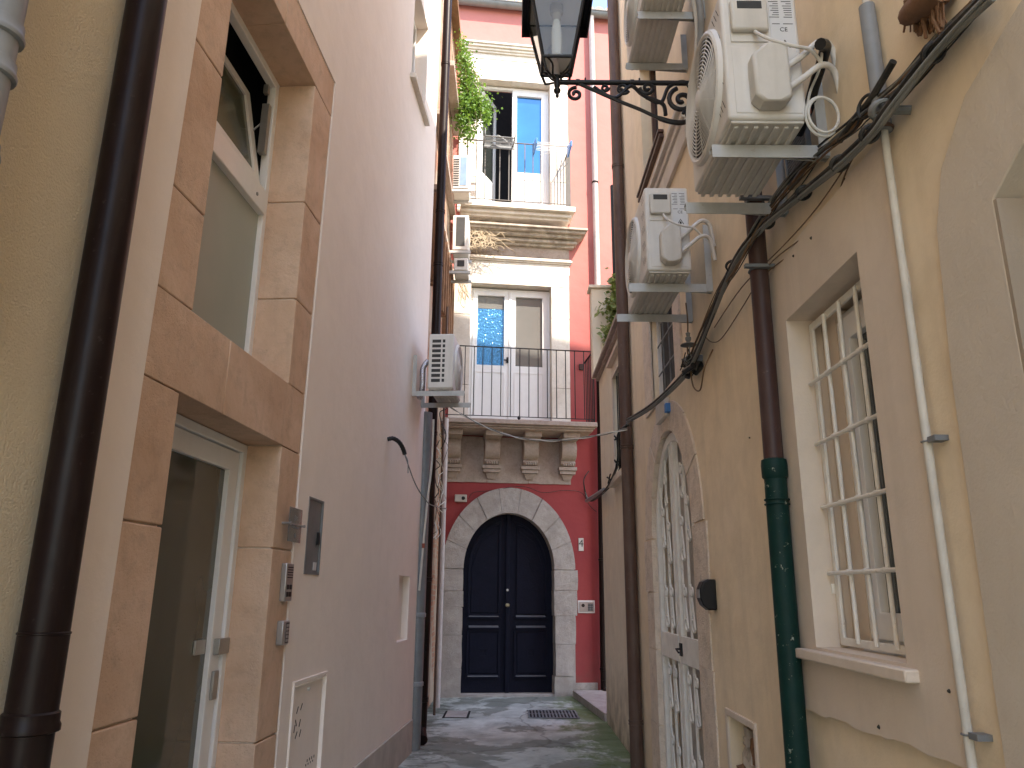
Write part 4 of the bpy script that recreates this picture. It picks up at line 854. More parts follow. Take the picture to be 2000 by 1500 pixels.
# the white gate
gt = thing("white_iron_gate", "white wrought iron double gate with scrolls in the arched stone doorway", "gate", RF.p(cg, -.08, 0))
GN = -.045
gu0, gu1 = cg - .70, cg + .70
q = MB(); q.prism(RF, archloop(gu0 - .03, gu1 + .03, -.1, 2.05, 2.83), GN - .02, GN + .02, [archloop(gu0 + .03, gu1 - .03, -.05, 2.05, 2.76)]); q.build("gate_frame", "iron_w", gt, .004)
def spiral(c, r0_, r1_, a0, turns, k=22):
    return [RF.p(c[0] + (r0_ + (r1_ - r0_) * i / k) * math.cos(a0 + turns * 2 * PI * i / k), GN + .01, c[1] + (r0_ + (r1_ - r0_) * i / k) * math.sin(a0 + turns * 2 * PI * i / k)) for i in range(k + 1)]
for sd in (-1, 1):
    q = MB(); xs = lambda d: cg + sd * d
    def bx(d0, d1, z0, z1, na=GN - .015, nb=GN + .015): q.box(RF, min(xs(d0), xs(d1)), max(xs(d0), xs(d1)), na, nb, z0, z1)
    bx(.005, .045, .02, 2.79); bx(.045, .67, 1.10, 1.29, GN - .01, GN + .018); bx(.045, .67, .02, .1)
    lf = q.build("gate_leaf", "iron_w", gt, .003)
    bars = (.13, .34, .55)
    for d in bars:
        zt = 2.05 + .71 * math.sqrt(max(0, 1 - (d / .68) ** 2))
        q = MB(); q.box(RF, xs(d) - .009, xs(d) + .009, GN - .008, GN + .008, .1, 1.1); q.box(RF, xs(d) - .009, xs(d) + .009, GN - .008, GN + .008, 1.29, zt + .02); q.build("bar", "iron_w", lf)
    for (d, z0, hgt) in ((.235, 1.33, .34), (.445, 1.33, .34), (.235, 1.82, .36), (.445, 1.95, .36), (.3, 2.28, .28), (.235, .72, .35), (.445, .72, .35), (.235, .16, .36), (.445, .2, .36)):
        r_ = .056; q = MB()
        top = spiral((xs(d), z0 + hgt - r_), .014, r_, PI * .2, 1.05)
        bot = spiral((xs(d), z0 + r_), r_, .014, PI * 1.2 , 1.05)
        path = top + bot
        q.strip(path, RF.N, .012, .011); q.build("scroll", "iron_w", lf)
q = MB(); q.box(RF, cg - .09, cg - .03, GN + .015, GN + .03, 1.15, 1.24); q.tube([RF.p(cg - .06, GN + .03, 1.2), RF.p(cg - .06, GN + .06, 1.2), RF.p(cg - .14, GN + .06, 1.18)], .007, 6); q.build("gate_handle", "black", gt)
MB().prism(RF, archloop(cg - .745, cg + .745, -.1, 2.05, 2.85), -.19, -.15).build("inner_door", "gateback", tb)
cbx = MB(); cbx.box(RF, 5.7, 5.76, .0, .05, 2.95, 3.02); tag(cbx.build("blue_cable_box", "bluepl", None, .005), "small blue cable box above the white gate arch", "cable box")

nk = random.Random(77)
for (x, y) in ((1595, 465), (1650, 350), (1610, 345), (1730, 1420), (1465, 855), (1870, 1350), (1385, 610), (1560, 500)):
    u_, z_ = RF.px(x, y); q = MB(); q.lathe(RF.p(u_, 0.022 if 2.21 < u_ < 3.39 and 1.17 < z_ < 3.03 else 0, z_), [(nk.uniform(.004, .009), 0), (.003, .006)], 7, RF.N); q.build("nail_head", "cabled", tb)
# pipes on the right wall
def downpipe(name, label, fr, u, n, z0, z1, r, mat, cols, k=18, cmat=None):
    t_ = thing(name, label, "downpipe", fr.p(u, n, z0))
    MB().tube([fr.p(u, n, z0), fr.p(u, n, z1)], r, k).build("pipe", mat, t_)
    for z in cols:
        q = MB(); q.lathe(fr.p(u, n, z), [(r, 0), (r + .006, .003), (r + .006, .012), (r + .002, .014), (r + .002, .026), (r + .006, .028), (r + .006, .04), (r, .042)], k); q.build("collar", cmat or mat, t_)
    return t_
tp = downpipe("brown_corner_pipe", "slim light brown downpipe on the far corner of the ochre building", RF, 7.58, .07, .0, 12, .062, "brownt", (.42, 3.0, 6.2))
mbp = thing("two_tone_downpipe", "thick downpipe on the right wall, dark brown above and chipped green below", "downpipe", RF.p(3.57, .08, 0))
zc = 1.90
u_, z_ = RF.px(1503, 905, .075); zc = z_
uA, zA_ = RF.px(1476, 450, .075); uB, zB_ = RF.px(1553, 1430, .075)
PU = lambda z: uB + (uA - uB) * (z - zB_) / (zA_ - zB_)
QP = lambda z: RF.p(PU(z), .075, z)
q = MB(); q.tube([QP(zc), QP(4.6), QP(4.6) + Vector((0, 0, 7))], .043, 20); q.build("upper_pipe", "brownp", mbp)
q = MB(); q.tube([QP(-.1), QP(zc)], .048, 20); q.build("lower_pipe", "green", mbp)
q = MB(); q.lathe(QP(zc - .08), [(.048, 0), (.056, .01), (.057, .06), (.054, .085), (.044, .09)], 20); 
for z in (zc - .19, zc - .17): q.ring(QP(z), (0, 0, 1), .051, .004, 24)
q.build("socket", "green", mbp)
u2, z2 = RF.px(1480, 530, .08)
for z in (z2, z2 + .35): q = MB(); q.ring(QP(z), (0, 0, 1), .047, .004, 24); q.box(RF, PU(z) - .07, PU(z) - .045, 0, .16, z - .008, z + .008); q.build("clamp", "gmetal", mbp)
tc = thing("thin_conduit", "thin pale conduit running down beside the two tone downpipe", "conduit", RF.p(3.69, .02, 0))
MB().tube([RF.p(PU(0) + .12, .02, 0), RF.p(PU(4.4) + .12, .02, 4.4)], .012, 8).build("conduit", "gpipe", tc)
wp = thing("white_wall_pipe", "slim white water pipe with grey foam sleeve on the near right wall", "pipe", RF.p(2.17, .03, 0))
MB().tube([RF.p(2.17, .03, -.1), RF.p(2.17, .03, 6)], .0125, 14).build("pipe", "wpipe", wp)
q = MB(); q.tube([RF.p(2.17, .03, 3.06), RF.p(2.17, .03, 3.55)], .026, 16); q.build("foam_sleeve", "gpipe", wp)
for z in (1.245, 2.03):
    q = MB(); q.ring(RF.p(2.17, .03, z), (0, 0, 1), .015, .003, 16); q.box(RF, 2.11, 2.15, 0, .04, z - .007, z + .009); q.build("pipe_clip", "gmetal", wp)
q = MB(); q.ring(RF.p(2.17, .03, 3.07), (0, 0, 1), .024, .008, 16); q.build("sleeve_clamp", "brownt", wp)

# ================================================================== AIR CONDITIONERS
def fan_grille(fr, uc, n, zc_, R_, par, mat="ac"):
    q = MB(); q.lathe(fr.p(uc, n - .03, zc_), [(R_, 0), (R_, .025), (.0, .0255)], 40, fr.N); q.build("fan_recess", "darkg", par)
    q = MB()
    for i in range(7):
        an = 2 * PI * i / 7; d = Vector((math.cos(an), math.sin(an))); e_ = Vector((-math.sin(an), math.cos(an)))
    for i in range(14):
        r_ = R_ * (.17 + .83 * (i + .5) / 14); pts = [fr.p(uc + r_ * math.cos(2 * PI * j / 36), n + .004 + .014 * (1 - (r_ / R_) ** 2), zc_ + r_ * math.sin(2 * PI * j / 36)) for j in range(37)]
        q.tube(pts, .0026, 5, cap=False)
    for i in range(12):
        an = 2 * PI * i / 12 + .1; q.tube([fr.p(uc + r_ * math.cos(an), n + .002 + .014 * (1 - (r_ / R_) ** 2), zc_ + r_ * math.sin(an)) for r_ in (R_ * .1, R_ * .55, R_)], .0035, 5)
    q.lathe(fr.p(uc, n, zc_), [(R_ * .16, 0), (R_ * .16, .018), (R_ * .13, .022)], 24, fr.N)
    q.ring(fr.p(uc, n, zc_), fr.N, R_ * 1.02, .01, 40, 8)
    q.build("fan_grille", mat, par)
def bracket(fr, us_, n1, z, zt, label, group, mat="brack", cross=None):
    t_ = thing("wall_bracket", label, "bracket", fr.p(sum(us_) / 2, 0, z), group)
    for u in us_:
        q = MB(); q.box(fr, u - .02, u + .02, .004, n1, z - .004, z); q.box(fr, u - .02, u - .016, .004, n1, z - .055, z - .004); q.hexa([fr.p(u + .016, .004, z - .05), fr.p(u + .02, .004, z - .05), fr.p(u + .02, n1, z - .02), fr.p(u + .016, n1, z - .02), fr.p(u + .016, .004, z - .004), fr.p(u + .02, .004, z - .004), fr.p(u + .02, n1, z - .004), fr.p(u + .016, n1, z - .004)]); q.build("arm", mat, t_)
        q = MB(); q.box(fr, u - .022, u + .022, .0, .004, z - .05, zt); q.box(fr, u - .026, u - .022, .0, .04, z - .05, zt); q.build("upright", mat, t_)
        q = MB()
        for zz in (z - .03, zt - .04): q.lathe(fr.p(u, .004, zz), [(.01, 0), (.009, .006)], 6, fr.N)
        q.build("bolt", "steel", t_)
    if cross: q = MB(); q.box(fr, us_[0] - .2, us_[1] + .3, .005, .035, cross, cross + .04); q.build("cross_rail", mat, t_)
    return t_
def ac_unit(fr, ua, ub, na, nb, za, zb, label, fanu, near, group="air conditioner outdoor units", detail=2, vents=False, blue=False):
    """near = end of the unit (ua or ub) that carries valves"""
    t_ = thing("air_conditioner", label, "air conditioner", fr.p((ua + ub) / 2, (na + nb) / 2, za), group)
    ox = MB(); ox.box(fr, ua, ub, na, nb, za + .012, zb); body = ox.build("casing", "ac", t_, .014, seg=3)
    # ribbed base pan
    q = MB(); q.box(fr, ua + .012, ub - .012, na + .012, nb - .012, za, za + .011)
    for i in range(7): n_ = na + .035 + (nb - na - .07) * i / 6; q.box(fr, ua + .03, ub - .006, n_ - .009, n_ + .009, za - .009, za)
    q.build("base_pan", "acd", t_, .003)
    zc_ = (za + zb) / 2 + .01; R_ = min((zb - za) * .43, .25)
    q = MB(); q.lathe(fr.p(fanu, nb, zc_), [(R_ * 1.09, 0), (R_ * 1.07, .018), (R_ * 1.03, .02), (R_ * 1.02, .0)], 48, fr.N); q.build("fan_shroud", "ac", t_)
    fan_grille(fr, fanu, nb + .014, zc_, R_, t_)
    s_ = 1 if near == ub else -1; e_ = near
    def sb(mb, n0, n1, d0, d1, z0, z1): mb.box(fr, min(e_ + s_ * d0, e_ + s_ * d1), max(e_ + s_ * d0, e_ + s_ * d1), n0, n1, z0, z1)
    if detail >= 1:
        q = MB()   # slanted louvre slits by the near end of the front
        for i in range(5):
            for j in range(3):
                uu = e_ - s_ * (.03 + .03 * j); zz = za + .08 + i * (zb - za) * .18
                q.hexa([fr.p(uu, nb + .0006, zz), fr.p(uu + .004, nb + .0006, zz), fr.p(uu + .004, nb + .0012, zz), fr.p(uu, nb + .0012, zz), fr.p(uu - s_ * .028, nb + .0006, zz + .05), fr.p(uu - s_ * .028 + .004, nb + .0006, zz + .05), fr.p(uu - s_ * .028 + .004, nb + .0012, zz + .05), fr.p(uu - s_ * .028, nb + .0012, zz + .05)])
        q.build("louvre_slits", "darkg", t_)
    if detail >= 2:
        H = zb - za; W_ = nb - na
        q = MB(); sb(q, na + W_ * .42, na + W_ * .90, 0, .006, za + H * .60, zb - .02); sb(q, na + .02, na + W_ * .90, 0, .003, za + H * .06, za + H * .56); q.build("side_panel", "ac", t_, .004)
        q = MB(); sb(q, na + W_ * .42, na + W_ * .9, .006, .034, za + H * .66, za + H * .9); q.build("terminal_cover", "acd", t_, .01, seg=3)
        q = MB(); sb(q, na + W_ * .5, na + W_ * .82, .0338, .0346, za + H * .82, za + H * .88); q.build("grip_recess", "darkg", t_)
        q = MB(); z0, z1 = za + H * .07, za + H * .5; n0, n1 = na + W_ * .26, na + W_ * .72
        pr = [(n0, z0 + .02), (n0 + .03, z0), (n1 - .03, z0), (n1, z0 + .03), (n1, z1 - .05), (n1 - .05, z1), (n0, z1)]
        q.prism(Frame(fr.p(e_, 0, 0), fr.N, fr.U * s_), pr, .003, .075); q.build("valve_cover", "acd", t_, .012, seg=3)
        SFr = Frame(fr.p(e_, 0, 0), fr.N, fr.U * s_)
        q = MB(); q.box(SFr, na + .015, na + W_ * .37, .001, .0022, za + H * .53, zb - .03); q.build("rating_label", "paper", t_)
        q = MB(); rnd = random.Random(2)
        for i in range(11):
            zz = zb - .045 - i * .0105; nn0 = na + .022
            if i in (8, 9): continue
            for j in range(2):
                l_ = W_ * .13 * rnd.uniform(.5, 1); q.box(SFr, nn0 + j * W_ * .17, nn0 + j * W_ * .17 + l_, .0023, .0027, zz, zz + .003)
        # text reads from the camera's side: frame N runs right-to-left there, so mirror
        q.add(*textmesh("CE", .026, SFr, na + W_ * .2, .0024, za + H * .70, mirror=True))
        zz = za + H * .58; mm = na + W_ * .2
        q.prism(SFr, [(mm - .024, zz - .018), (mm + .024, zz - .018), (mm, zz + .024)], .0023, .0029, [[(mm - .017, zz - .0145), (mm + .017, zz - .0145), (mm, zz + .0165)]])
        q.prism(SFr, [(mm - .006, zz - .01), (mm + .006, zz - .01), (mm + .007, zz - .002), (mm, zz + .009), (mm - .006, zz - .001)], .0023, .0029)
        q.build("label_print", "ink", t_, smooth=False)
        # cable from terminal cover and two insulated hoses to the wall
        q = MB(); q.tube(smoothpath([SFr.p(na + W_ * .60, .02, za + H * .66), SFr.p(na + W_ * .58, .045, za + H * .6), SFr.p(na + W_ * .45, .07, za + H * .52), SFr.p(na + W_ * .2, .075, za + H * .47), SFr.p(na - .01, .06, za + H * .46), SFr.p(na - .06, .03, za + H * .40)], 6), .007, 8); q.build("power_cable", "ac", t_)
        for j, (zf, dz) in enumerate(((.36, .12), (.2, .11))):
            q = MB(); q.tube(smoothpath([SFr.p(na + W_ * .28, .03, za + H * zf), SFr.p(na + .02, .035, za + H * (zf + .08)), SFr.p(na - .06, .03, za + H * zf + dz), SFr.p(na - .12, .0, za + H * zf + dz - .01), SFr.p(na - .15, -.03, za + H * zf - .02)], 6), .0125, 10); q.build("insulated_hose", "ac", t_)
    return t_
# big unit
acB = ac_unit(RF, 2.49, 3.05, .13, .43, 3.315, 3.90, "largest near air conditioner with warning label, hanging over the barred window", 2.78, 2.49)
bracket(RF, (2.65, 3.11), .46, 3.305, 3.62, "grey arm bracket carrying the largest near air conditioner", "air conditioner brackets")
acC = ac_unit(RF, 4.22, 4.98, .16, .43, 3.46, 4.03, "middle air conditioner on the right wall, below the lantern arm", 4.66, 4.22)
bracket(RF, (4.39, 4.93), .52, 3.45, 3.85, "grey arm bracket carrying the middle air conditioner below the lantern", "air conditioner brackets")
acA = ac_unit(RF, 4.0, 4.72, .14, .42, 5.27, 5.83, "highest air conditioner on the right wall, above the lantern arm and cut by the top", 4.42, 4.0, detail=1)
bracket(RF, (4.15, 4.65), .44, 5.26, 5.5, "grey arm bracket carrying the highest air conditioner above the lantern", "air conditioner brackets")
# hoses behind top unit
hz = thing("refrigerant_hose", "grey insulated hoses dropping from the highest air conditioner", "hose", RF.p(3.95, .05, 4.9))
for k_, (du, mt) in enumerate(((0, "gpipe"), (.08, "ac"))):
    q = MB(); q.tube(smoothpath([RF.p(4.05 + du, .12, 5.7), RF.p(4.0 + du, .09, 5.4), RF.p(4.02 + du, .06, 5.15), RF.p(4.12 + du, .05, 4.95), RF.p(4.15 + du, .05, 4.7)], 6), .022, 10); q.build("hose", mt, hz)
# black wrapped hoses + white coil near the big unit
bh = thing("wrapped_pipe_bundle", "black taped pipe bundle behind the largest near air conditioner", "pipe bundle", RF.p(2.45, .05, 3.3))
q = MB(); q.tube(smoothpath([RF.w(1602, 86, .10), RF.w(1612, 92, .06), RF.w(1604, 125, .05), RF.w(1590, 170, .05), RF.w(1578, 215, .05), RF.w(1560, 260, .05)], 6), .022, 10); q.build("wrapping", "blackpl", bh)
wc = thing("coiled_white_hose", "thin white hose coiled beside the bracket of the largest air conditioner", "hose", RF.p(2.4, .08, 3.35))
c0 = RF.w(1606, 228, .08)
q = MB(); rv = (CAM - c0).normalized()
for k_ in range(2):
    pts = []
    for i in range(30): an = 2 * PI * i / 29; pts.append(c0 + (RF.N * math.cos(an) * (.062 - .006 * k_) + Vector((0, 0, math.sin(an) * (.085 - .01 * k_)))) + Vector((0, -.012 * k_, 0)))
    q.tube(pts, .0055, 6)
q.tube(smoothpath([c0 + Vector((-.055, .0, .03)), RF.w(1582, 180, .09), RF.w(1602, 130, .08), RF.w(1606, 85, .06)], 5), .0055, 6)
q.build("hose", "cablew", wc)
q = MB(); p_ = RF.w(1578, 215, .07); q.lathe(p_, [(.012, -.015), (.012, .015)], 10); q.build("tape", "green_tape", wc)
lv = thing("vent_grille", "slatted grey vent grille on the wall behind the largest air conditioner", "vent", RF.p(2.9, 0, 3.4))
ua, za = RF.px(1545, 350); 
q = MB(); frame_rect(q, RF, 2.78, 3.02, 3.33, 3.56, .012, 0, .02)
for i in range(14): q.box(RF, 2.79, 3.01, .004, .016, 3.345 + i * .0155, 3.352 + i * .0155)
q.build("grille", "gmetal", lv)

# small unit on the left wall (vented end faces the alley mouth)
acL = ac_unit(LF, 7.8, 8.42, .17, .44, 3.66, 4.28, "small air conditioner on the pink wall left of the lower balcony", 8.14, 7.8, detail=0)
q = MB(); ed = 7.8
for i in range(9):
    for j, (n0, n1) in enumerate(((.205, .30), (.318, .345))):
        z0 = 3.74 + i * .055; q.prism(Frame(LF.p(ed, 0, 0), LF.N, LF.U * -1), [(n0, z0), (n1, z0), (n1, z0 + .034), (n0, z0 + .034)], .0005, .002)
q.build("end_vents", "darkg", acL)
bracket(LF, (7.85, 8.38), .56, 3.65, 4.05, "grey arm bracket carrying the small air conditioner on the pink wall", "air conditioner brackets")
q = MB(); q.tube(smoothpath([LF.p(7.88, .15, 4.0), LF.p(7.86, .1, 3.9), LF.p(7.87, .1, 3.7), LF.p(7.95, .06, 3.6)], 5), .03, 10); tag(q.build("foil_hose", "foil", None), "crinkled foil wrapped hose behind the small air conditioner on the pink wall", "hose")
# units on the old house
def old_ac(x0, x1, yy, z0, z1, label, dark=False):
    t_ = thing("air_conditioner", label, "air conditioner", (x0, yy, z0), "air conditioner outdoor units")
    q = MB(); q.box(WF, x0, x1, -(yy + .5), -yy, z0, z1); q.build("casing", "ac", t_, .015)
    nn0 = -yy
    if dark: q = MB(); q.box(WF, x0 + .06, x1 - .06, -yy + .002, -yy + .006, z0 + .07, z1 - .04); q.build("condenser_coil", "darkg", t_)
    else:
        q = MB(); q.box(WF, x0 + .13, x1 - .04, -yy + .002, -yy + .006, z0 + .06, z1 - .04); q.build("side_film", "skyblue", t_)
        q = MB()
        for i in range(12): q.box(WF, x0 + .015, x0 + .11, -yy + .002, -yy + .008, z0 + .05 + i * (z1 - z0 - .1) / 12, z0 + .07 + i * (z1 - z0 - .1) / 12)
        q.build("vent_slots", "darkg", t_)
    q = MB(); q.box(WF, -1.15, x1 + .04, -(yy + .45), -(yy + .4), z0 - .045, z0 - .002); q.build("support_arm", "brack", t_); q = MB(); q.box(WF, -1.15, x1 + .04, -(yy + .06), -(yy + .01), z0 - .045, z0 - .002); q.build("support_arm", "brack", t_)
    return t_
zA = lambda y_: WF.px(0, 0, 0)
def zz_at(py, Y): # height seen at image row py on plane y = Y near image centre
    return WF.px(900, py, -Y)[1]
Y1 = 11.6
x_of = lambda px_, py, Y: WF.px(px_, py, -Y)[0]
old_ac(x_of(884, 340, Y1), x_of(916, 340, Y1), Y1, zz_at(368, Y1), zz_at(303, Y1), "white air conditioner beside the upper balcony with blue side film")
old_ac(x_of(884, 450, Y1), x_of(915, 450, Y1), Y1, zz_at(488, Y1), zz_at(420, Y1), "dark faced air conditioner below the upper balcony at the left", dark=True)
old_ac(x_of(886, 515, Y1), x_of(914, 515, Y1), Y1, zz_at(528, Y1), zz_at(504, Y1), "lowest shallow air conditioner on the old brick house", dark=True)

# ================================================================== LANTERN
LX, LY, LZ = .283, 4.32, 4.86
LFm = Frame((0, LY, 0), (1, 0, 0), (0, -1, 0))
ln = thing("wall_lantern", "black iron street lantern hanging over the alley on a scrolled wall arm", "street lamp", (1.24, LY, LZ))
q = MB(); q.tube([(LX, LY, LZ), (1.24, LY, LZ + .0)], .017, 12)
for x in (.42, .78): q.lathe((x, LY, LZ), [(.022, -.012), (.022, .012)], 10, (1, 0, 0)); q.tube([(x + .05, LY, LZ), (x + .05, LY, LZ + .035)], .006, 6)
q.box(WF, 1.225, 1.24, -LY - .03, -LY + .03, LZ - .33, LZ + .06); arm = q.build("arm", "black", ln)
def sp2(cx_, cz_, r0_, r1_, a0, turns, k=26): return [Vector((cx_ + (r0_ + (r1_ - r0_) * i / k) * math.cos(a0 + turns * 2 * PI * i / k), LY, cz_ + (r0_ + (r1_ - r0_) * i / k) * math.sin(a0 + turns * 2 * PI * i / k))) for i in range(k + 1)]
P2 = lambda x, y: LFm.w(x, y, 0)
q = MB(); q.tube(smoothpath([P2(1122, 160), P2(1150, 172), P2(1200, 194), P2(1250, 214), P2(1290, 232), P2(1325, 240), P2(1350, 234), P2(1366, 222)], 5), [.012] * 20 + [.017] * 16, 8); q.build("lower_strut", "black", arm)
for (x, y, r_, a0, tn, rr) in ((1124, 184, .052, PI * .45, 1.35, .009), (1182, 172, .026, 0, -1.3, .007), (1217, 173, .042, -.5, -1.4, .008), (1265, 172, .05, PI, 1.4, .009), (1332, 196, .095, PI * .6, 1.5, .012), (1345, 222, .035, PI, -1.2, .009)):
    c_ = P2(x, y); q = MB(); q.tube(sp2(c_.x, c_.z, r_, .01, a0, tn), rr * 1.35, 8); q.build("scroll", "black", arm)
q = MB(); q.tube(smoothpath([P2(1160, 170), P2(1185, 186), P2(1205, 190), P2(1232, 168), P2(1255, 185), P2(1290, 200), P2(1306, 170), P2(1335, 160), P2(1350, 175)], 6), .013, 7)
q.tube(smoothpath([P2(1262, 190), P2(1280, 196), P2(1296, 205), P2(1300, 225)], 5), .014, 7); q.build("vine_scroll", "black", arm)
# head: pyramid frame
zb_, zt_ = 4.985, 5.47; hb, ht = .098, .185
def crn(h, z, i): sx, sy = ((-1, -1), (1, -1), (1, 1), (-1, 1))[i]; return Vector((LX + sx * h, LY + sy * h, z))
hd = MB()
for i in range(4):
    hd.tube([crn(hb, zb_, i), crn(ht, zt_, i)], .012, 6); hd.tube([crn(hb, zb_, i), crn(hb, zb_, (i + 1) % 4)], .012, 6); hd.tube([crn(ht, zt_, i), crn(ht, zt_, (i + 1) % 4)], .012, 6)
head = hd.build("lantern_frame", "black", ln)
for i in range(4):
    j = (i + 1) % 4; MB().add([crn(hb, zb_, i), crn(hb, zb_, j), crn(ht, zt_, j), crn(ht, zt_, i)], [(0, 1, 2, 3)]).build("glass_pane", "lantern", head, smooth=False)
q = MB(); q.hexa([crn(.235, 5.475, i) for i in range(4)] + [crn(.235, 5.52, i) for i in range(4)]); q.hexa([crn(.235, 5.521, i) for i in range(4)] + [crn(.06, 5.72, i) for i in range(4)])
q.lathe((LX, LY, 5.72), [(.07, 0), (.09, .02), (.05, .06), (.03, .1), (.0, .14)], 12)
for i in range(4):
    a_, b_ = crn(.235, 5.405, i), crn(.235, 5.405, (i + 1) % 4); a2, b2 = crn(.225, 5.405, i), crn(.225, 5.405, (i + 1) % 4); U_ = Vector((0, 0, .069)); q.hexa([a_, b_, b2, a2, a_ + U_, b_ + U_, b2 + U_, a2 + U_])
q.build("lantern_roof", "black", ln, .002)
q = MB(); q.hexa([crn(.175, 5.462, i) for i in range(4)] + [crn(.175, 5.473, i) for i in range(4)]); q.build("added_reflector", "white", ln)  # white plate added under the roof to brighten the lantern inside
q = MB(); q.lathe((LX, LY, 5.05), [(.005, 0), (.03, .02), (.036, .06), (.036, .2), (.028, .27), (.02, .3)], 16); q.build("bulb", "bulb", ln)
q = MB(); q.lathe((LX, LY, 5.345), [(.022, 0), (.03, .01), (.03, .05), (.045, .06), (.045, .125)], 14); q.build("bulb_holder", "tankwhite", ln)
q = MB()
for i in range(4):
    a_ = crn(hb, zb_, i); c_ = Vector((LX, LY, 0)); q.tube([a_, crn(.075, 4.90, i)], .009, 6)
    q.tube(smoothpath([a_.lerp(crn(hb, zb_, (i + 1) % 4), .12), (crn(.07, 4.95, i) + crn(.07, 4.95, (i + 1) % 4) * .35) / 1.35, crn(.03, 4.9, i), crn(.012, 4.885, i)], 5), .007, 6)
    q.tube(smoothpath([crn(.075, 4.90, i), crn(.05, 4.885, i), crn(.02, 4.87, i)], 4), .008, 6)
q.lathe((LX, LY, 4.74), [(.004, 0), (.012, .012), (.01, .03), (.022, .045), (.024, .06), (.014, .075), (.02, .09), (.022, .12), (.014, .15), (.024, .165)], 14); q.build("finial", "black", ln)

# ================================================================== CABLES
def strand_pts(pix, off, jit, rnd, sub=6):
    pts = []
    for (x, y, n_) in pix:
        p = RF.w(x, y, n_ + off[0]); pts.append(p + Vector((0, off[1], off[2])) + Vector((0, rnd.uniform(-jit, jit), rnd.uniform(-jit, jit))))
    return smoothpath(pts, sub)
main = [(1935, -15, .05), (1830, 95, .055), (1738, 212, .075), (1700, 262, .08), (1640, 318, .06), (1560, 385, .06), (1480, 450, .09), (1430, 520, .13), (1385, 630, .08), (1350, 712, .06), (1325, 745, .08), (1270, 795, .12), (1225, 822, .17)]
cb = thing("grey_cable_bundle", "thick bundle of grey cables sweeping diagonally along the right wall", "cable bundle", RF.w(1640, 318, .05))
rnd = random.Random(21)
for k_ in range(7):
    an = 2 * PI * k_ / 6; rr = 0 if k_ == 6 else .019
    q = MB(); q.tube(strand_pts(main, (math.cos(an) * rr, math.sin(an) * rr * .5, math.sin(an) * rr), .006, rnd), .0085 if k_ % 2 else .0065, 7); q.build("cable", ("cable", "cabled", "cable", "cable", "cabled", "cable", "cable")[k_], cb)
for (x, y, n_) in ((1825, 103, .055), (1700, 262, .08), (1640, 320, .06), (1570, 377, .06), (1500, 435, .07), (1430, 520, .13)):
    c_ = RF.w(x, y, n_); q = MB(); q.ring(c_, (0, .6, .75), .029, .005, 18); q.ring(c_ + Vector((0, .008, .008)), (0, .55, .8), .03, .004, 18); q.build("cable_tie", "cabled", cb)
q = MB(); c_ = RF.w(1725, 215, .07)
for k_ in range(4): q.ring(c_ + Vector((0, .006 * k_, .004 * k_)), (.1, .6, .75), .03, .007, 18)
q.tube([c_, RF.w(1780, 215, 0)], .014, 8); q.build("wall_hook", "cable", cb)
# thinner dark / brown cables
sec = [(1900, 10, .03), (1820, 90, .04), (1760, 165, .05), (1690, 215, .06), (1660, 250, .05), (1600, 300, .05), (1545, 355, .05), (1480, 440, .1), (1440, 510, .14), (1400, 580, .1), (1360, 680, .06), (1345, 715, .05)]
tcb = thing("brown_cable_strands", "thin loose brown and black wires running above the grey cable bundle", "wires", RF.w(1600, 300, .05))
for k_ in range(11):
    q = MB(); dx = rnd.uniform(-14, 22); pts = [(x + dx * (1 - i / 12) + rnd.uniform(-6, 6), y + rnd.uniform(-8, 8) + dx * .5, max(.012, n_ + rnd.uniform(-.02, .015))) for i, (x, y, n_) in enumerate(sec)]
    q.tube(strand_pts(pts, (0, 0, 0), .0, rnd), rnd.choice((.0028, .0035, .005)), 6); q.build("wire", rnd.choice(("cableb", "cabled", "cableb", "cabled", "cable")), tcb)
for pth in ([(1880, 40, .03), (1800, 130, .03), (1720, 230, .03), (1660, 320, .02), (1630, 400, .015), (1600, 460, .015), (1540, 500, .015), (1500, 530, .05)],
            [(1850, 90, .03), (1760, 200, .03), (1690, 270, .03), (1600, 400, .03), (1530, 480, .03), (1450, 560, .06), (1395, 640, .03)],
            [(1560, 470, .02), (1500, 520, .05), (1450, 600, .02), (1410, 660, .012), (1390, 668, .012), (1375, 655, .03)]):
    q = MB(); q.tube(strand_pts(pth, (0, 0, 0), 0, rnd), .003, 6); q.build("wire", "cableb", tcb)
q = MB(); q.ring(RF.w(1692, 208, .06), (1, .3, 0), .038, .006, 22); q.build("wire_ring", "cabled", tcb)
sl_ = MB(); pts = [(1640, 275, .05), (1675, 225, .05), (1700, 195, .055), (1745, 120, .045)]
sl_.tube(strand_pts(pts, (0, 0, 0), 0, rnd), .012, 8); sl_.build("cable_sleeve", "cabled", tcb)
# alley-crossing cable
ac_ = thing("crossing_cable", "twisted pale cable strung across the alley under the lower balcony", "cable", (0, 10, 3.9))
A = Vector((-.95, 9.0, 3.9)); B = RF.w(1225, 838, .15)
for k_ in range(2):
    pts = []
    for i in range(60):
        s_ = i / 59; p = A.lerp(B, s_); p.z -= .30 * math.sin(PI * s_) ; an = s_ * 40 + PI * k_; pts.append(p + Vector((0, math.cos(an) * .007, math.sin(an) * .007)))
    q = MB(); q.tube(pts, .0055, 5); q.build("strand", "cablew" if k_ else "cable", ac_)
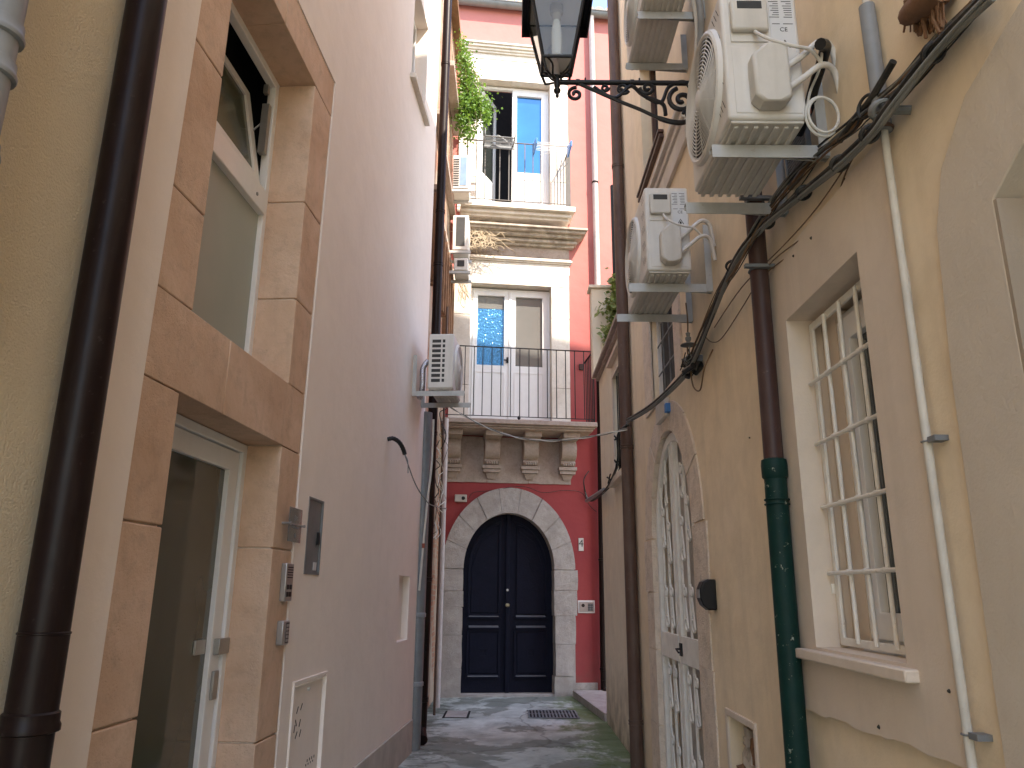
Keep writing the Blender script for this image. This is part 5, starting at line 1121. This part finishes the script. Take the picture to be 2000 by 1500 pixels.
# junction cluster
jc = thing("cable_junction", "dark cluster of cable joints clamped on the ochre wall above the gate", "cable junction", RF.w(1348, 715, .05))
c_ = RF.w(1348, 715, .07)
for k_ in range(7):
    q = MB(); d = Vector((rnd.uniform(-.05, .05), rnd.uniform(-.09, .09), rnd.uniform(-.05, .05))); e_ = Vector((rnd.uniform(-.04, .04), rnd.uniform(-.06, .06), rnd.uniform(-.03, .03))); q.tube([c_ + d - e_, c_ + d + e_], .02, 8); q.build("joint", "blackpl", jc)
for k_ in range(10):
    q = MB(); a_ = c_ + Vector((rnd.uniform(-.04, .02), rnd.uniform(-.12, .12), rnd.uniform(-.05, .08))); pts = [a_]
    for i in range(4): pts.append(pts[-1] + Vector((rnd.uniform(-.02, .02), rnd.uniform(-.07, .07), rnd.uniform(-.05, .05))))
    q.tube(smoothpath(pts, 4), rnd.choice((.004, .006)), 5); q.build("wire", rnd.choice(("cabled", "blackpl", "cable")), jc)
q = MB(); q.box(RF, RF.px(1368, 705)[0] - .06, RF.px(1368, 705)[0] + .06, 0, .1, c_.z + .02, c_.z + .06); q.build("wall_peg", "gmetal", jc)
for dd_ in (((0, 0, 0), (0, -.05, -.15), (0, -.22, -.22), (0, -.35, -.12), (0.04, -.42, -.02)), ((0, 0, .02), (0, .05, .12), (0, .0, .3), (0, .02, .45))):
    q = MB(); q.tube(smoothpath([c_ + Vector(x) for x in dd_], 6), .005, 6); q.build("wire", "cableb", jc)
ins = thing("wall_insulator", "small round insulator on a hook beside the dark cable joints", "insulator", RF.w(1345, 675, .06))
c_ = RF.w(1345, 676, .07); q = MB(); q.lathe(c_, [(.02, 0), (.055, .006), (.05, .012), (.02, .02), (.012, .03), (.02, .045), (.02, .06), (.01, .065), (.016, .09), (.0, .1)], 16); q.build("insulator", "cable", ins)
# continuing cable to the far red wall
fc = thing("sagging_service_cable", "dark service cable running from the low house window to the red facade", "cable", (1.1, 9, 3.2))
B0 = RF.w(1225, 830, .15)
for k_ in range(3):
    q = MB(); j_ = Vector((.012 * k_ - .01, 0, .012 * (k_ % 2))); q.tube(smoothpath([B0 + j_, RF.w(1208, 850, .1) + j_, RF.w(1208, 895, .08) + j_, RF.w(1202, 925, .08) + j_ * 2, RF.w(1180, 960, .06) + j_, FF.w(1150, 978, .3) + j_, FF.w(1140, 940, .1), FF.w(1150, 920, .05)], 6), .009, 6); q.build("strand", ("cabled", "cable", "cabled")[k_], fc)
q = MB(); q.tube([RF.w(1180, 957, .06), FF.w(1146, 978, .3)], .03, 10); q.build("cable_sleeve", "gpipe", fc)
for y_ in (858, 905, 935):
    c_ = RF.w(1206 if y_ < 920 else 1190, y_, .08); q = MB()
    for k_ in range(4): d = Vector((rnd.uniform(-.04, .04), rnd.uniform(-.08, .08), rnd.uniform(-.05, .05))); q.tube([c_ - d, c_ + d], .009, 6)
    q.build("cable_tie", "blackpl", fc)
fw2 = thing("facade_wire", "thin wire looping along the foot of the corbels to the junction box", "wire", FF.p(0, .05, 3.35))
q = MB(); q.tube(smoothpath([FF.w(915, 975, .04), FF.w(925, 962, .04), FF.w(960, 958, .04), FF.w(1020, 950, .06), FF.w(1060, 962, .06), FF.w(1100, 958, .04), FF.w(1135, 962, .04), FF.w(1150, 985, .04), FF.w(1165, 1000, .04)], 6), .005, 5); q.build("wire", "cabled", fw2)
# frayed lagging at the top right
fr_ = thing("frayed_lagging", "brown frayed sacking hanging with the wires at the top right", "sacking", RF.w(1810, 20, .05))
q = MB()
for k_ in range(60):
    x = rnd.uniform(1768, 1835); a_ = RF.w(x, rnd.uniform(-40, 15), rnd.uniform(.02, .07)); b_ = RF.w(x - rnd.uniform(-10, 25) + 12, rnd.uniform(25, 75), rnd.uniform(.01, .05))
    q.tube([a_, a_.lerp(b_, .5) + Vector((rnd.uniform(-.01, .01), rnd.uniform(-.01, .01), 0)), b_], rnd.uniform(.002, .006), 4)
q.build("fibres", "wood", fr_)
q = MB(); q.tube(smoothpath([RF.w(1840, -30, .05), RF.w(1800, 10, .05), RF.w(1768, 35, .03)], 4), [.05, .05, .045, .045, .04, .04, .035, .03, .02], 10); q.build("sack", "wood", fr_)

# ================================================================== PLANTS
def leaves(mb, c, n_, spread, size, rnd):
    for _ in range(n_):
        p = c + Vector((rnd.gauss(0, spread[0]), rnd.gauss(0, spread[1]), rnd.gauss(0, spread[2])))
        d = Vector((rnd.uniform(-1, 1), rnd.uniform(-1, 1), rnd.uniform(-1, .4))).normalized(); s_ = d.orthogonal().normalized(); an = rnd.uniform(0, 6.28); s_ = (s_ * math.cos(an) + d.cross(s_) * math.sin(an)); L_ = size * rnd.uniform(.6, 1.3); W_ = L_ * rnd.uniform(.3, .5)
        mb.add([p, p + d * L_ * .5 + s_ * W_, p + d * L_, p + d * L_ * .5 - s_ * W_], [(0, 1, 2, 3)])
rnd = random.Random(31)
hp = thing("hanging_plant", "bright green trailing plant hanging beside the upper balcony", "plant", (-.95, 11.9, 11.3))
q = MB(); st = MB(); YP = 11.9
for (x, y, n_, sx, sz) in ((903, 95, 60, .05, .12), (908, 125, 150, .08, .15), (912, 155, 220, .1, .16), (915, 185, 330, .13, .15), (925, 210, 300, .16, .13), (938, 215, 160, .12, .12), (910, 215, 260, .12, .16), (905, 240, 120, .08, .12), (915, 255, 80, .08, .1), (948, 225, 50, .06, .1)):
    xw, zw = WF.px(x, y, -YP); leaves(q, Vector((xw, YP, zw)), int(n_ * 3.4), (sx * .85, .13, sz), .05, rnd)
for k_ in range(26):
    xw, zw = WF.px(rnd.uniform(895, 912), 90 + rnd.uniform(0, 50), -YP); x2, z2 = WF.px(rnd.uniform(900, 950), rnd.uniform(190, 265), -YP)
    st.tube(smoothpath([Vector((xw, YP + rnd.uniform(-.1, .1), zw)), Vector(((xw + x2) / 2 + .05, YP + rnd.uniform(-.2, .1), (zw + z2) / 2 + .1)), Vector((x2, YP + rnd.uniform(-.2, .1), z2))], 4), .006, 4)
q.build("foliage", "leaf", hp, smooth=False); st.build("stems", "stem", hp)
iv = thing("ivy", "variegated ivy climbing over the terrace parapet of the low house", "ivy", (1.4, 10.2, 5))
q = MB(); st = MB(); YI = 10.3
for i in range(14):
    y = 548 + i * 10; x = 1212 - (i * .6 if i < 5 else 3) + 3 * math.sin(i); xw, zw = WF.px(x, y, -YI); leaves(q, Vector((xw, YI, zw)), 90, (.07 + (.03 if i > 3 else 0), .05, .05), .085, rnd)
for k_ in range(8): xw, zw = WF.px(1208 + k_, 545, -YI); x2, z2 = WF.px(1200 + 3 * k_, 690, -YI); st.tube([(xw, YI, zw), (x2, YI + .03, z2)], .006, 4)
q.build("foliage", "ivy", iv, smooth=False); st.build("stems", "stem", iv)
vr = thing("dry_vine", "leafless dry vine roots spread over the cornice below the upper balcony", "vine", FF.p(-.9, .05, 7.9))
q = MB()
for k_ in range(80):
    x, y = rnd.uniform(905, 965), rnd.uniform(430, 485); dx, dy = rnd.uniform(-.4, 1.0), rnd.uniform(-.3, 1.0); pts = []
    for i in range(6): pts.append(FF.w(x, y, .05 if y > 487 else .3)); x += dx * 9 + rnd.uniform(-6, 6); y += dy * 7 + rnd.uniform(-5, 5)
    q.tube(smoothpath(pts, 3), .0045, 4)
for k_ in range(14):
    x, y = rnd.uniform(893, 905), 525; pts = []
    for i in range(7): pts.append(FF.w(x, y, .045)); x += rnd.uniform(-5, 8); y += rnd.uniform(5, 16)
    q.tube(smoothpath(pts, 3), .003, 4)
q.build("roots", "root", vr)

# ================================================================== GROUND DETAILS
def gp(x, y):
    d = fw * 1480 + rt * (x - 1000) + up * (750 - y); t_ = -1.6 / d.z; p = CAM + d * t_; return p.x, p.y
dg = thing("drain_grate", "slotted iron drain grate in front of the arched door", "drain grate", (.45, 11.0, 0))
(x0, y0), (x1, y1) = gp(1034, 1403), gp(1122, 1389)
q = MB(); G0 = Frame((0, 0, 0), (1, 0, 0), (0, 1, 0)); q.box(G0, x0, x1, y0, y1, .002, .006); q.build("pit", "dark", dg)
q = MB()
for i in range(15): xx = x0 + (x1 - x0) * i / 14; q.box(G0, xx - .012, xx + .012, y0, y1, .006, .014)
for f in (0, .5, 1): yy = y0 + (y1 - y0) * f; q.box(G0, x0 - .02, x1 + .02, yy - .015, yy + .015, .0055, .0125)
q.build("grate", "gmetal", dg, .002)
(x0, y0), (x1, y1) = gp(868, 1402), gp(915, 1390)
mc = thing("manhole_cover", "mossy square stone manhole cover left of the drain grate", "manhole cover", (x0, y0, 0))
q = MB(); q.box(G0, x0, x1, y0, y1, .002, .012); q.build("cover", "archst", mc, .004)
q = MB(); q.box(G0, x0 - .03, x1 + .03, y0 - .03, y1 + .03, .001, .005); q.build("rim", "dark", mc)
for o in list(bpy.data.objects):
    if "_w" in o: del o["_w"]
